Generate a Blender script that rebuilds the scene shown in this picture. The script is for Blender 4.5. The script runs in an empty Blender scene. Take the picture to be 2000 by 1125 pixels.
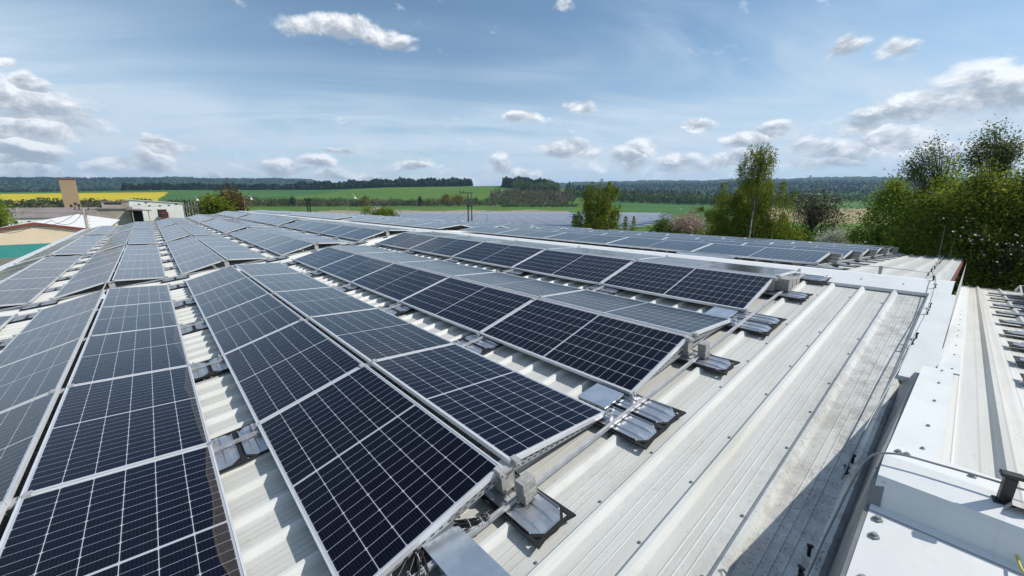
import bpy, bmesh, math, random
import numpy as np
from mathutils import Vector, Matrix
from mathutils.geometry import tessellate_polygon

rnd = random.Random(7)
npr = np.random.default_rng(7)
scene = bpy.context.scene
COL = scene.collection
R = math.radians

# ------------------------------------------------------------------ camera
CAM = Vector((-1.5304, -1.7428, 1.9188))
FPX, YAW, PITCH = 793.9, 0.84817, -0.21008          # focal length for a 2000 px wide frame
FW = Vector((math.cos(PITCH)*math.cos(YAW), math.cos(PITCH)*math.sin(YAW), math.sin(PITCH)))
RT = Vector((math.sin(YAW), -math.cos(YAW), 0.0))
UP = RT.cross(FW)
cam = bpy.data.cameras.new("camera")
cam.sensor_width = 36.0
cam.lens = FPX/2000*36.0
cam.clip_start, cam.clip_end = 0.05, 30000
camo = bpy.data.objects.new("camera", cam)
COL.objects.link(camo)
camo.matrix_world = Matrix(((RT.x, UP.x, -FW.x, CAM.x), (RT.y, UP.y, -FW.y, CAM.y),
                            (RT.z, UP.z, -FW.z, CAM.z), (0, 0, 0, 1)))
scene.camera = camo

# ------------------------------------------------------------------ render, exposure
scene.view_settings.view_transform = 'Standard'
scene.view_settings.look = 'None'
scene.view_settings.exposure = 0.22
scene.view_settings.gamma = 1.0
scene.view_settings.use_curve_mapping = False
scene.render.engine = 'CYCLES'
cy = scene.cycles
cy.use_denoising = True
cy.max_bounces = 6; cy.diffuse_bounces = 3; cy.glossy_bounces = 3
cy.transmission_bounces = 4; cy.transparent_max_bounces = 8; cy.volume_bounces = 0
cy.sample_clamp_indirect = 6.0
cy.caustics_reflective = False; cy.caustics_refractive = False

# ------------------------------------------------------------------ sun
SUN = Vector((0.75, -0.66, 1.0)).normalized()
SUN_EL = math.asin(SUN.z)
sl = bpy.data.lights.new("sun", 'SUN')
sl.energy = 4.0; sl.angle = R(0.5); sl.color = (1.0, 0.95, 0.87)
so = bpy.data.objects.new("sun", sl); COL.objects.link(so)
so.rotation_euler = SUN.to_track_quat('Z', 'Y').to_euler()
so.location = (0, 0, 60)


def ray(x, y):
    """direction of a surveyed sight line (2000 x 1125 frame)"""
    d = FW + RT*((x-1000)/FPX) + UP*((562.5-y)/FPX)
    return d.normalized()


def az_el(x, y):
    d = ray(x, y)
    return math.atan2(d.dot(RT), d.dot(Vector((math.cos(YAW), math.sin(YAW), 0)))), math.asin(d.z)


def atY(x, y, Y):
    d = ray(x, y); return CAM + d*((Y-CAM.y)/d.y)


def at(x, y, r):
    d = ray(x, y); return CAM + d*(r/math.hypot(d.x, d.y))


# ------------------------------------------------------------------ node helper
class Ex:
    """tiny expression builder for shader math"""
    def __init__(s, nt, sock): s.nt, s.k = nt, sock
    @staticmethod
    def m(nt, op, *a, clamp=False):
        n = nt.nodes.new('ShaderNodeMath'); n.operation = op; n.use_clamp = clamp
        for i, v in enumerate(a):
            if isinstance(v, Ex): nt.links.new(v.k, n.inputs[i])
            else: n.inputs[i].default_value = v
        return Ex(nt, n.outputs[0])
    def __add__(s, o): return Ex.m(s.nt, 'ADD', s, o)
    __radd__ = __add__
    def __mul__(s, o): return Ex.m(s.nt, 'MULTIPLY', s, o)
    __rmul__ = __mul__
    def __sub__(s, o): return Ex.m(s.nt, 'SUBTRACT', s, o)
    def __rsub__(s, o): return Ex.m(s.nt, 'SUBTRACT', o, s)
    def __truediv__(s, o): return Ex.m(s.nt, 'DIVIDE', s, o)
    def __rtruediv__(s, o): return Ex.m(s.nt, 'DIVIDE', o, s)
    def f(s, op, *a, **k): return Ex.m(s.nt, op, s, *a, **k)
    def lt(s, o): return s.f('LESS_THAN', o)
    def gt(s, o): return s.f('GREATER_THAN', o)
    def frac(s): return s.f('FRACT')
    def floor(s): return s.f('FLOOR')
    def abs(s): return s.f('ABSOLUTE')
    def mx(s, o): return s.f('MAXIMUM', o)
    def mn(s, o): return s.f('MINIMUM', o)
    def clamp(s): return Ex.m(s.nt, 'ADD', s, 0.0, clamp=True)
    def sstep(s, a, b):
        n = s.nt.nodes.new('ShaderNodeMapRange'); n.interpolation_type = 'SMOOTHSTEP'
        s.nt.links.new(s.k, n.inputs[0]); n.inputs[1].default_value = a; n.inputs[2].default_value = b
        return Ex(s.nt, n.outputs[0])


def newmat(name):
    m = bpy.data.materials.new(name); m.use_nodes = True
    nt = m.node_tree
    return m, nt, nt.nodes['Principled BSDF']


def vec(nt, x, y, z):
    n = nt.nodes.new('ShaderNodeCombineXYZ')
    for i, v in enumerate((x, y, z)):
        if isinstance(v, Ex): nt.links.new(v.k, n.inputs[i])
        else: n.inputs[i].default_value = v
    return n.outputs[0]


def noise(nt, v, scale, detail=4, rough=0.55, dist=0.0):
    n = nt.nodes.new('ShaderNodeTexNoise')
    n.inputs['Scale'].default_value = scale; n.inputs['Detail'].default_value = detail
    n.inputs['Roughness'].default_value = rough; n.inputs['Distortion'].default_value = dist
    if v is not None: nt.links.new(v, n.inputs['Vector'])
    return Ex(nt, n.outputs[0])


def coords(nt, kind='Object'):
    return nt.nodes.new('ShaderNodeTexCoord').outputs[kind]


def sep(nt, v):
    n = nt.nodes.new('ShaderNodeSeparateXYZ'); nt.links.new(v, n.inputs[0])
    return [Ex(nt, o) for o in n.outputs]


def mixc(nt, fac, a, b):
    n = nt.nodes.new('ShaderNodeMix'); n.data_type = 'RGBA'
    if isinstance(fac, Ex): nt.links.new(fac.k, n.inputs[0])
    else: n.inputs[0].default_value = fac
    for i, c in ((6, a), (7, b)):
        if isinstance(c, (tuple, list)): n.inputs[i].default_value = (*c[:3], 1)
        else: nt.links.new(c, n.inputs[i])
    return n.outputs[2]


def bump(nt, bs, h, strength=0.3, dist=0.01):
    n = nt.nodes.new('ShaderNodeBump'); n.inputs['Strength'].default_value = strength
    n.inputs['Distance'].default_value = dist
    nt.links.new(h.k, n.inputs['Height']); nt.links.new(n.outputs[0], bs.inputs['Normal'])


def simple(name, c, rough=0.5, metal=0.0, var=0.15, scale=8.0, spec=0.5, kind='Object', c2=None, bmp=0.0):
    m, nt, b = newmat(name)
    v = coords(nt, kind)
    n = noise(nt, v, scale, 5, 0.6)
    c2 = c2 or tuple(x*(1-2*var) for x in c)
    col = mixc(nt, n.sstep(0.35, 0.7), c, c2)
    nt.links.new(col, b.inputs['Base Color'])
    b.inputs['Roughness'].default_value = rough; b.inputs['Metallic'].default_value = metal
    b.inputs['Specular IOR Level'].default_value = spec
    if bmp: bump(nt, b, n, bmp, 0.02)
    return m


# ------------------------------------------------------------------ world: Nishita sky + clouds at infinity
def build_world():
    w = bpy.data.worlds.new("World"); scene.world = w; w.use_nodes = True
    nt = w.node_tree; bg = nt.nodes['Background']
    sky = nt.nodes.new('ShaderNodeTexSky'); sky.sky_type = 'NISHITA'; sky.sun_disc = False
    sky.sun_elevation = SUN_EL
    sky.sun_rotation = math.atan2(SUN.x, SUN.y)
    sky.altitude = 400; sky.air_density = 1.0; sky.dust_density = 0.35; sky.ozone_density = 1.6
    d = coords(nt, 'Generated')
    X, Y, Z = sep(nt, d)
    fx, fy = math.cos(YAW), math.sin(YAW)
    e1 = X*fx + Y*fy
    e2 = X*fy - Y*fx
    az = e2.f('ARCTAN2', e1)
    el = Z.mn(1.0).mx(-1.0).f('ARCSINE')
    P = vec(nt, az, el, 0.0)
    wn = nt.nodes.new('ShaderNodeTexNoise'); wn.inputs['Scale'].default_value = 9.0; wn.inputs['Detail'].default_value = 5
    nt.links.new(P, wn.inputs['Vector'])
    wv = nt.nodes.new('ShaderNodeVectorMath'); wv.operation = 'SUBTRACT'; nt.links.new(wn.outputs['Color'], wv.inputs[0]); wv.inputs[1].default_value = (0.5, 0.5, 0.5)
    ws = nt.nodes.new('ShaderNodeVectorMath'); ws.operation = 'MULTIPLY_ADD'; nt.links.new(wv.outputs[0], ws.inputs[0]); ws.inputs[1].default_value = (0.12, 0.055, 0.0); nt.links.new(P, ws.inputs[2])
    P = ws.outputs[0]
    # cumulus heaps: centre (x, y) and half sizes as surveyed, turned into azimuth / elevation
    heaps = [(40, 215, 150, 42), (-10, 245, 190, 24), (20, 325, 130, 18), (100, 225, 105, 30), (70, 175, 45, 20), (30, 295, 95, 24), (200, 322, 45, 14), (330, 290, 42, 16), (310, 318, 60, 18), (5, 118, 26, 9),
             (690, 62, 95, 24), (630, 314, 34, 16), (565, 326, 50, 14), (715, 342, 30, 11), (800, 322, 34, 9), (640, 345, 30, 10), (410, 340, 24, 8), (660, 290, 28, 6),
             (1105, 8, 34, 16), (1025, 227, 38, 9), (1140, 208, 36, 14), (1110, 294, 52, 17), (975, 320, 22, 16), (1025, 338, 34, 9), (1225, 308, 40, 20), (1260, 290, 34, 16), (1370, 248, 26, 12), (1330, 322, 60, 18),
             (1500, 252, 40, 15), (1450, 275, 46, 16), (1460, 315, 80, 16), (1640, 290, 90, 22), (1600, 318, 80, 14), (1680, 235, 60, 22), (1770, 85, 46, 20), (1660, 85, 36, 18),
             (1900, 185, 120, 52), (1960, 170, 80, 46), (1800, 205, 80, 26), (1760, 262, 80, 22), (1860, 300, 90, 24), (2080, 200, 120, 60), (2060, 330, 120, 30)]
    acc = None; hy = None
    for (x, y, rx, ry) in heaps:
        a0, l0 = az_el(x, y); a1, _ = az_el(x+rx, y); _, l1 = az_el(x, y-ry)
        ka, kl = 1/max(1e-3, a1-a0), 1/max(1e-3, l1-l0)
        n = nt.nodes.new('ShaderNodeVectorMath'); n.operation = 'MULTIPLY_ADD'
        nt.links.new(P, n.inputs[0]); n.inputs[1].default_value = (ka, kl, 0); n.inputs[2].default_value = (-a0*ka, -l0*kl, 0)
        q = nt.nodes.new('ShaderNodeVectorMath'); q.operation = 'DOT_PRODUCT'
        nt.links.new(n.outputs[0], q.inputs[0]); nt.links.new(n.outputs[0], q.inputs[1])
        e = Ex(nt, q.outputs['Value'])
        ly = sep(nt, n.outputs[0])[1]
        if acc is None: acc, hy = e, ly
        else:
            k = e.lt(acc); hy = hy + k*(ly-hy); acc = acc.mn(e)
    heap = (1.0 - acc*0.62).mx(-1.2)

    def fb(v, s, det, dist=0.0, rough=0.6): return noise(nt, v, s, det, rough, dist)
    # cauliflower noise in azimuth/elevation, finer towards the horizon
    Pc = vec(nt, az, el*1.6, 0.0)
    off = 0.010
    Po = vec(nt, az+off, (el+off*1.3)*1.6, 0.0)
    n1, n2 = fb(Pc, 12.0, 10, 0.35, 0.63), fb(Po, 12.0, 10, 0.35, 0.63)
    # cumulus elsewhere round the horizon and overhead (behind the viewer, in reflections)
    cover = fb(vec(nt, X/(Z.mx(0.0)+0.25), Y/(Z.mx(0.0)+0.25), 3.0), 1.3, 3)
    back = (az.abs().sstep(1.0, 1.4)*0.5 - 0.62 + (cover-0.5)*2.0)
    low = (1.0-el.sstep(0.02, 0.16))*0.50 - 0.42 + (cover-0.5)*0.9 - el.sstep(0.12, 0.30)*0.45
    dens = heap.mx(back).mx(low)
    c = (dens*0.66 + (n1-0.5)*2.6)
    alpha = c.sstep(-0.08, 0.56)
    hyc = hy.mx(-1.0).mn(1.0)*(heap.sstep(-0.3, 0.3))
    lit = ((n1-n2)*4.5 + 0.52 + hyc*0.42 + (0.30 - c)*0.25).clamp()
    core = c.sstep(0.25, 0.75)
    # thin high cloud
    zz = Z.mx(0.0) + 0.10
    cx, cyy = e2/zz, e1/zz
    ci = fb(vec(nt, cx*0.30+cyy*0.10, cyy*1.15-cx*0.22, 1.0), 1.0, 9, 0.9, 0.58)
    ci2 = fb(vec(nt, cx*0.5, cyy*0.5, 9.0), 0.55, 3)
    cirr = (ci.sstep(0.36, 0.66)*ci2.sstep(0.33, 0.58)).clamp()
    veil = (1.0-el.sstep(0.0, 0.34))*0.56 + az.sstep(0.0, 0.9)*(1.0-el.sstep(0.10, 0.36))*0.30
    left_ = (0.0-az).sstep(0.35, 1.0)*(1.0-el.sstep(0.12, 0.55))*0.42
    bank = noise(nt, vec(nt, az, el*3.2, 5.0), 8.0, 7, 0.6).sstep(0.42, 0.66)*(1.0-el.sstep(0.05, 0.24))
    hz = (cirr*0.80 + veil + left_).clamp()
    tint = nt.nodes.new('ShaderNodeVectorMath'); tint.operation = 'MULTIPLY'
    nt.links.new(sky.outputs[0], tint.inputs[0]); tint.inputs[1].default_value = (1.0, 1.12, 1.10)
    base = mixc(nt, hz, tint.outputs[0], (5.5, 6.7, 7.9))
    base = mixc(nt, bank*0.55, base, (7.2, 7.7, 8.2))
    ccol = mixc(nt, lit, (3.7, 4.2, 4.8), (9.3, 9.5, 9.7))
    ccol = mixc(nt, core*(1.0-lit)*0.5, ccol, (3.3, 3.75, 4.3))
    fade = (1.0-(1.0-el.sstep(0.0, 0.10))*0.45)
    col = mixc(nt, alpha*fade*0.93, base, ccol)
    nt.links.new(col, bg.inputs['Color'])
    bg.inputs['Strength'].default_value = 0.098
    w.cycles.sampling_method = 'MANUAL'; w.cycles.sample_map_resolution = 512


build_world()


# ------------------------------------------------------------------ object helpers
def tag(o, label=None, cat=None, group=None, kind=None):
    if label: o["label"] = label
    if cat: o["category"] = cat
    if group: o["group"] = group
    if kind: o["kind"] = kind
    return o


def empty(name, label, cat, loc=(0, 0, 0), rot=(0, 0, 0), group=None):
    o = bpy.data.objects.new(name, None); COL.objects.link(o)
    o.empty_display_size = 0.1
    o.location = loc; o.rotation_euler = rot
    return tag(o, label, cat, group)


def link_mesh(name, me, parent=None, loc=(0, 0, 0), rot=(0, 0, 0)):
    o = bpy.data.objects.new(name, me); COL.objects.link(o)
    o.parent = parent; o.location = loc; o.rotation_euler = rot
    return o


class MB:
    """collects shapes into one mesh"""
    def __init__(s): s.v, s.f, s.mi, s.uv = [], [], [], None
    def add(s, vs, fs, m=0):
        k = len(s.v); s.v.extend(tuple(v) for v in vs)
        s.f.extend(tuple(i+k for i in f) for f in fs); s.mi.extend([m]*len(fs))
        return s
    def box(s, x0, y0, z0, x1, y1, z1, m=0, M=None):
        vs = [(x, y, z) for z in (z0, z1) for (x, y) in ((x0, y0), (x1, y0), (x1, y1), (x0, y1))]
        if M is not None: vs = [M @ Vector(v) for v in vs]
        return s.add(vs, [(3, 2, 1, 0), (4, 5, 6, 7), (0, 1, 5, 4), (1, 2, 6, 5), (2, 3, 7, 6), (3, 0, 4, 7)], m)
    def prism(s, poly, a, b, axis='y', m=0):
        """polygon in the two other axes, extruded along axis from a to b"""
        n = len(poly)
        def P(p, t):
            return {'y': (p[0], t, p[1]), 'x': (t, p[0], p[1]), 'z': (p[0], p[1], t)}[axis]
        vs = [P(p, a) for p in poly] + [P(p, b) for p in poly]
        fs = [tuple(range(n)), tuple(range(2*n-1, n-1, -1))]
        fs += [(i, n+i, n+(i+1) % n, (i+1) % n) for i in range(n)]
        return s.add(vs, fs, m)
    def tube(s, pts, r, n=8, m=0, cap=True):
        pts = [Vector(p) for p in pts]
        rs = r if isinstance(r, (list, tuple)) else [r]*len(pts)
        k = len(s.v); up = Vector((0.13, 0.21, 0.97))
        for i, p in enumerate(pts):
            t = (pts[min(i+1, len(pts)-1)] - pts[max(i-1, 0)]).normalized()
            a = t.cross(up)
            if a.length < 0.05: a = t.cross(Vector((1, 0, 0)))
            a.normalize(); b = t.cross(a)
            for j in range(n):
                q = p + (a*math.cos(2*math.pi*j/n) + b*math.sin(2*math.pi*j/n))*rs[i]
                s.v.append(tuple(q))
        for i in range(len(pts)-1):
            for j in range(n):
                s.f.append((k+i*n+j, k+i*n+(j+1) % n, k+(i+1)*n+(j+1) % n, k+(i+1)*n+j)); s.mi.append(m)
        if cap:
            s.f.append(tuple(k+j for j in range(n))[::-1]); s.mi.append(m)
            s.f.append(tuple(k+(len(pts)-1)*n+j for j in range(n))); s.mi.append(m)
        return s
    def mesh(s, name, mats, smooth=False, fix=True):
        me = bpy.data.meshes.new(name)
        me.from_pydata(s.v, [], s.f)
        for m in (mats if isinstance(mats, (list, tuple)) else [mats]): me.materials.append(m)
        me.polygons.foreach_set('material_index', s.mi)
        if smooth: me.polygons.foreach_set('use_smooth', [True]*len(s.f))
        if fix:
            bm = bmesh.new(); bm.from_mesh(me); bmesh.ops.recalc_face_normals(bm, faces=bm.faces); bm.to_mesh(me); bm.free()
        me.update()
        return me
    def obj(s, name, mats, parent=None, smooth=False, loc=(0, 0, 0), rot=(0, 0, 0), fix=True):
        return link_mesh(name, s.mesh(name, mats, smooth, fix), parent, loc, rot)


def bevel(o, w=0.004, seg=2):
    md = o.modifiers.new("bevel", 'BEVEL'); md.width = w; md.segments = seg; md.limit_method = 'ANGLE'
    return o


# ------------------------------------------------------------------ surveyed geometry of the roofs
S1, S2 = 0.1236, 0.060               # near slope (rising to the ridge), far slope (falling)
VR = 6.44                            # ridge, measured up the near slope
RX, RZ = VR*math.cos(S1), VR*math.sin(S1)
W, LP, L = 1.038, 2.182, 2.2045      # panel width, length, spacing
TILT = 0.1636
H0, GAP = 0.12, 0.065
TENTS = [-4.93, -2.45, 0.0, 2.4842, 4.9734]
FTENTS = [1.706 + 2.137*i for i in range(5)]
BLOCKS = [(0.0, 5), (12.38, 5), (24.55, 6), (39.3, 6)]
YEND = 54.6


def main(v, y, h=0.0):
    return Vector((v*math.cos(S1)-h*math.sin(S1), y, v*math.sin(S1)+h*math.cos(S1)))


def far(v, y, h=0.0):
    return Vector((RX+v*math.cos(S2)+h*math.sin(S2), y, RZ-v*math.sin(S2)+h*math.cos(S2)))


NX, NZ, NS = 1.10, 0.69, 0.080       # neighbour roof: start below its ridge cap, slope


def nbr(x, y, h=0.0): return Vector((x+h*NS, y, NZ-(x-NX)*NS+h))


# ------------------------------------------------------------------ materials
def mat_sheet(name, tint=(0.62, 0.63, 0.61), warm=(0.53, 0.52, 0.47), edge=None, dirt=1.0):
    m, nt, b = newmat(name)
    co = coords(nt, 'Object'); x, y, z = sep(nt, co)
    st = vec(nt, x*0.5, y*7.0, z)
    n1 = noise(nt, st, 1.3, 6, 0.65)
    n2 = noise(nt, co, 2.2, 6, 0.7)
    n3 = noise(nt, co, 34.0, 4, 0.7)
    n4 = noise(nt, vec(nt, x*1.2, y*30.0, z), 1.0, 3, 0.5)
    c = mixc(nt, (n1.sstep(0.38, 0.72)*0.7*dirt), tint, warm)
    c = mixc(nt, n2.sstep(0.52, 0.78)*0.35*dirt, c, (0.40, 0.385, 0.33))
    c = mixc(nt, n4.sstep(0.58, 0.75)*0.28*dirt, c, (0.36, 0.345, 0.30))
    ph = (((y+0.15)/0.333+0.5).frac()-0.5).abs()*0.333
    pan = ph.sstep(0.030, 0.050)
    ls = noise(nt, vec(nt, x*0.22, y*16.0, z), 1.0, 5, 0.65)
    c = mixc(nt, pan*ls.sstep(0.48, 0.70)*0.42*dirt, c, (0.36, 0.355, 0.325))
    c = mixc(nt, pan*(n1*0.55+0.12)*dirt, c, (0.46, 0.455, 0.42))
    gl_ = (1.0-(ph-0.116).abs().sstep(0.001, 0.007)).mx(1.0-(ph-0.1655).abs().sstep(0.0, 0.006))
    c = mixc(nt, gl_*(n1*0.5+0.15)*dirt, c, (0.27, 0.265, 0.24))
    gr = noise(nt, vec(nt, x*6.0, y*14.0, z), 3.0, 6, 0.8).sstep(0.54, 0.66)
    c = mixc(nt, (gr*pan*n2.sstep(0.40, 0.66)*0.5*dirt).clamp(), c, (0.27, 0.26, 0.23))
    spk = n3.sstep(0.60, 0.70)
    loc = n2*0.5+0.1
    if edge is not None:              # lichen and grime collecting along the wall foot
        e = 1.0-(y-edge).sstep(0.0, 0.62)
        patch = noise(nt, co, 5.0, 6, 0.75)
        c = mixc(nt, (e*patch.sstep(0.44, 0.60)*0.60).clamp(), c, (0.30, 0.275, 0.255))
        blk = noise(nt, co, 62.0, 5, 0.85).sstep(0.54, 0.60)
        c = mixc(nt, (e*blk*(patch.sstep(0.32, 0.62)*0.9+0.1)).clamp(), c, (0.09, 0.085, 0.09))
    c = mixc(nt, spk*loc*0.35*dirt, c, (0.20, 0.19, 0.17))
    nt.links.new(c, b.inputs['Base Color'])
    b.inputs['Roughness'].default_value = 0.48
    b.inputs['Specular IOR Level'].default_value = 0.35
    bump(nt, b, n2, 0.12, 0.01)
    return m


def mat_panel(name, dusty=False):
    m, nt, b = newmat(name)
    uv = coords(nt, 'UV'); u, v, _ = sep(nt, uv)
    mu, mv, mid = 0.024, 0.026, 0.009
    cw, ch = (W-2*mu)/6, (LP/2-mv-mid)/12
    # across the width
    pu = (u-mu)/cw
    fu = (pu-0.5).f('FRACT')          # 0.5 at the cell edge
    eu = ((pu+0.5).frac()-0.5).abs()*cw   # distance to the nearest cell edge line
    vv = (v-LP/2).abs()-mid
    pv = vv/ch
    ev = ((pv+0.5).frac()-0.5).abs()*ch
    inside = u.gt(mu-0.002)*u.lt(W-mu+0.002)*vv.gt(0.0)*vv.lt(12*ch+0.002)
    # full-cell boundary every second half cell -> cropped corners
    pe = pv*0.5
    ee = ((pe+0.5).frac()-0.5).abs()*ch*2
    line = eu.lt(0.0021).mx(ev.lt(0.0010)).mx(ee.lt(0.0013)).mx((eu+ee).lt(0.0105)).mx((eu+ev).lt(0.0055))
    white = line.mx(1.0-inside)
    # thin wires across each cell, printed silver
    fb = (pu*9.0).frac()
    wire = (fb-0.5).abs().lt(0.035)*(1.0-white)
    cell = noise(nt, vec(nt, pu.floor(), pv.floor(), v.gt(LP/2)), 3.7, 0)
    geo = nt.nodes.new('ShaderNodeObjectInfo')
    rn = Ex(nt, geo.outputs['Random'])
    c = mixc(nt, (cell*0.6+rn*0.4).clamp(), (0.0012, 0.0016, 0.0055), (0.0036, 0.0046, 0.0150))
    c = mixc(nt, wire*0.10, c, (0.20, 0.21, 0.25))
    c = mixc(nt, white, c, (0.40, 0.42, 0.46))
    ob = coords(nt, 'Object')
    d1 = noise(nt, ob, 2.6, 6, 0.7); d2 = noise(nt, ob, 60.0, 3, 0.7)
    film = d1.sstep(0.45, 0.8)*0.006 + d2.sstep(0.66, 0.72)*0.05*d1
    c = mixc(nt, film, c, (0.34, 0.33, 0.31))
    if dusty:
        # dried silt left along the low edge, with a scalloped tide line
        wv = noise(nt, vec(nt, 0.0, v, rn*7.0), 1.6, 2, 0.5)
        lim = W-0.015-(0.015+wv*0.12)*((v/LP*math.pi).f('SINE')*0.65+0.35)
        band = (u-lim).sstep(0.0, 0.008)
        rim = (1.0-((u-lim)-0.006).abs().sstep(0.0, 0.009))
        c = mixc(nt, (band*(d2*0.34+0.02)+rim*0.16).clamp(), c, (0.20, 0.165, 0.12))
    # anti-reflective solar glass: almost nothing reflected head-on, strong reflection at a low angle
    nt.nodes.remove(b)
    df = nt.nodes.new('ShaderNodeBsdfDiffuse'); nt.links.new(c, df.inputs['Color'])
    gl = nt.nodes.new('ShaderNodeBsdfGlossy'); gl.inputs['Color'].default_value = (0.97, 0.985, 1.0, 1)
    rg = (d1*0.06 + 0.095 + rn*0.03); nt.links.new(rg.k, gl.inputs['Roughness'])
    fr = nt.nodes.new('ShaderNodeFresnel'); fr.inputs['IOR'].default_value = 1.50
    fac = ((Ex(nt, fr.outputs[0])-0.036).mx(0.0)*1.02 + 0.004).clamp()
    mx = nt.nodes.new('ShaderNodeMixShader'); nt.links.new(fac.k, mx.inputs[0])
    nt.links.new(df.outputs[0], mx.inputs[1]); nt.links.new(gl.outputs[0], mx.inputs[2])
    nt.links.new(mx.outputs[0], nt.nodes['Material Output'].inputs[0])
    return m


M = {}
M['sheet'] = mat_sheet('roof_paint', edge=-1.46)
M['sheet2'] = mat_sheet('roof_paint_far', (0.56, 0.57, 0.55), (0.46, 0.455, 0.42), dirt=1.0)
M['sheet3'] = mat_sheet('roof_paint_neighbour', (0.66, 0.645, 0.61), (0.58, 0.545, 0.49), dirt=0.8)
def mat_flash():
    m, nt, b = newmat('flashing_white'); co = coords(nt, 'Object'); x, y, z = sep(nt, co)
    a1 = noise(nt, co, 1.6, 6, 0.7); a2 = noise(nt, vec(nt, x*1.5, y*9.0, z), 2.0, 5, 0.7); a3 = noise(nt, co, 45.0, 4, 0.75)
    c = mixc(nt, a1.sstep(0.38, 0.70)*0.6, (0.66, 0.675, 0.675), (0.56, 0.57, 0.565))
    c = mixc(nt, a2.sstep(0.55, 0.75)*0.30, c, (0.44, 0.43, 0.40))
    c = mixc(nt, a3.sstep(0.62, 0.70)*a1*0.30, c, (0.25, 0.24, 0.22))
    nt.links.new(c, b.inputs['Base Color']); b.inputs['Roughness'].default_value = 0.5
    b.inputs['Specular IOR Level'].default_value = 0.3
    bump(nt, b, noise(nt, co, 3.5, 3, 0.5), 0.25, 0.02)
    return m


M['flash'] = mat_flash()
M['cells'] = mat_panel('solar_cells'); M['cells_dusty'] = mat_panel('solar_cells_dusty', True)
M['frame'] = simple('anodised_frame', (0.74, 0.755, 0.77), 0.45, 0.35, 0.05, 5)
M['alu'] = simple('mill_aluminium', (0.52, 0.53, 0.55), 0.52, 0.6, 0.10, 14)
M['tray'] = simple('bright_tray', (0.60, 0.62, 0.65), 0.38, 0.85, 0.10, 9, bmp=0.08)
M['galv'] = simple('galvanised', (0.46, 0.52, 0.58), 0.36, 0.75, 0.13, 7.0, c2=(0.60, 0.66, 0.72))
M['rubber'] = simple('rubber', (0.012, 0.012, 0.014), 0.75, 0, 0.2, 30)
M['concrete'] = simple('paver_concrete', (0.36, 0.355, 0.34), 0.9, 0, 0.16, 26, bmp=0.4)
M['post'] = simple('post_plate', (0.50, 0.50, 0.48), 0.5, 0.35, 0.08, 9)
M['black'] = simple('black_plastic', (0.012, 0.012, 0.012), 0.45, 0, 0.2, 20)
M['dark'] = simple('dark_void', (0.02, 0.02, 0.022), 0.8, 0, 0.2, 10)
M['wire'] = simple('zinc_wire', (0.30, 0.31, 0.31), 0.5, 0.6, 0.1, 20)
M['yellow'] = simple('yellow_cord', (0.60, 0.52, 0.10), 0.55, 0, 0.12, 12)
M['upstand'] = simple('upstand_shade_grey', (0.20, 0.21, 0.215), 0.5, 0, 0.12, 5)  # grey darkened so the colour carries the shade on this face
M['redtrim'] = simple('red_trim', (0.20, 0.045, 0.03), 0.6, 0, 0.2, 6)
M['wall'] = simple('render_wall', (0.48, 0.46, 0.42), 0.85, 0, 0.1, 2)


# ------------------------------------------------------------------ roof sheets
def sheet_profile(y0, y1, pitch=0.333, phase=0.0, rib_w=0.080, top=0.026, hh=0.042, minor=True):
    """(y, h) outline of a trapezoidal sheet: rib + two small stiffening grooves in each pan"""
    pts = []
    k0 = math.floor((y0-phase)/pitch)-1
    k = k0
    while True:
        c = phase + k*pitch
        if c > y1 + pitch: break
        seq = [(c-rib_w/2, 0), (c-top/2, hh), (c+top/2, hh), (c+rib_w/2, 0)]
        if minor:
            for q in (0.118, 0.168, 0.218):
                seq += [(c+q-0.006, 0), (c+q-0.002, 0.0022), (c+q+0.002, 0.0022), (c+q+0.006, 0)]
        pts += seq; k += 1
    pts = [p for p in pts if y0 < p[0] < y1]
    return [(y0, 0.0)] + pts + [(y1, 0.0)]


def sheet_mesh(prof, fn, vs):
    b = MB(); n = len(prof)
    for v in vs:
        for (y, h) in prof: b.v.append(tuple(fn(v, y, h)))
    for i in range(len(vs)-1):
        for j in range(n-1):
            b.f.append((i*n+j, (i+1)*n+j, (i+1)*n+j+1, i*n+j+1)); b.mi.append(0)
    return b


def screw_mesh():
    b = MB()
    for (r, z0, z1) in ((0.011, 0, 0.003), (0.006, 0.003, 0.009)):
        vs = [(r*math.cos(a*math.pi/3), r*math.sin(a*math.pi/3), z) for z in (z0, z1) for a in range(6)]
        b.add(vs, [tuple(range(6, 12))]+[(i, (i+1) % 6, 6+(i+1) % 6, 6+i) for i in range(6)])
    return b.mesh('screw', M['wire'])


SCREW = screw_mesh()


def put_screw(parent, p, s=1.0):
    o = link_mesh('screw', SCREW, parent, p, (0, 0, rnd.random()*3)); o.scale = (s, s, s)


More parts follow.
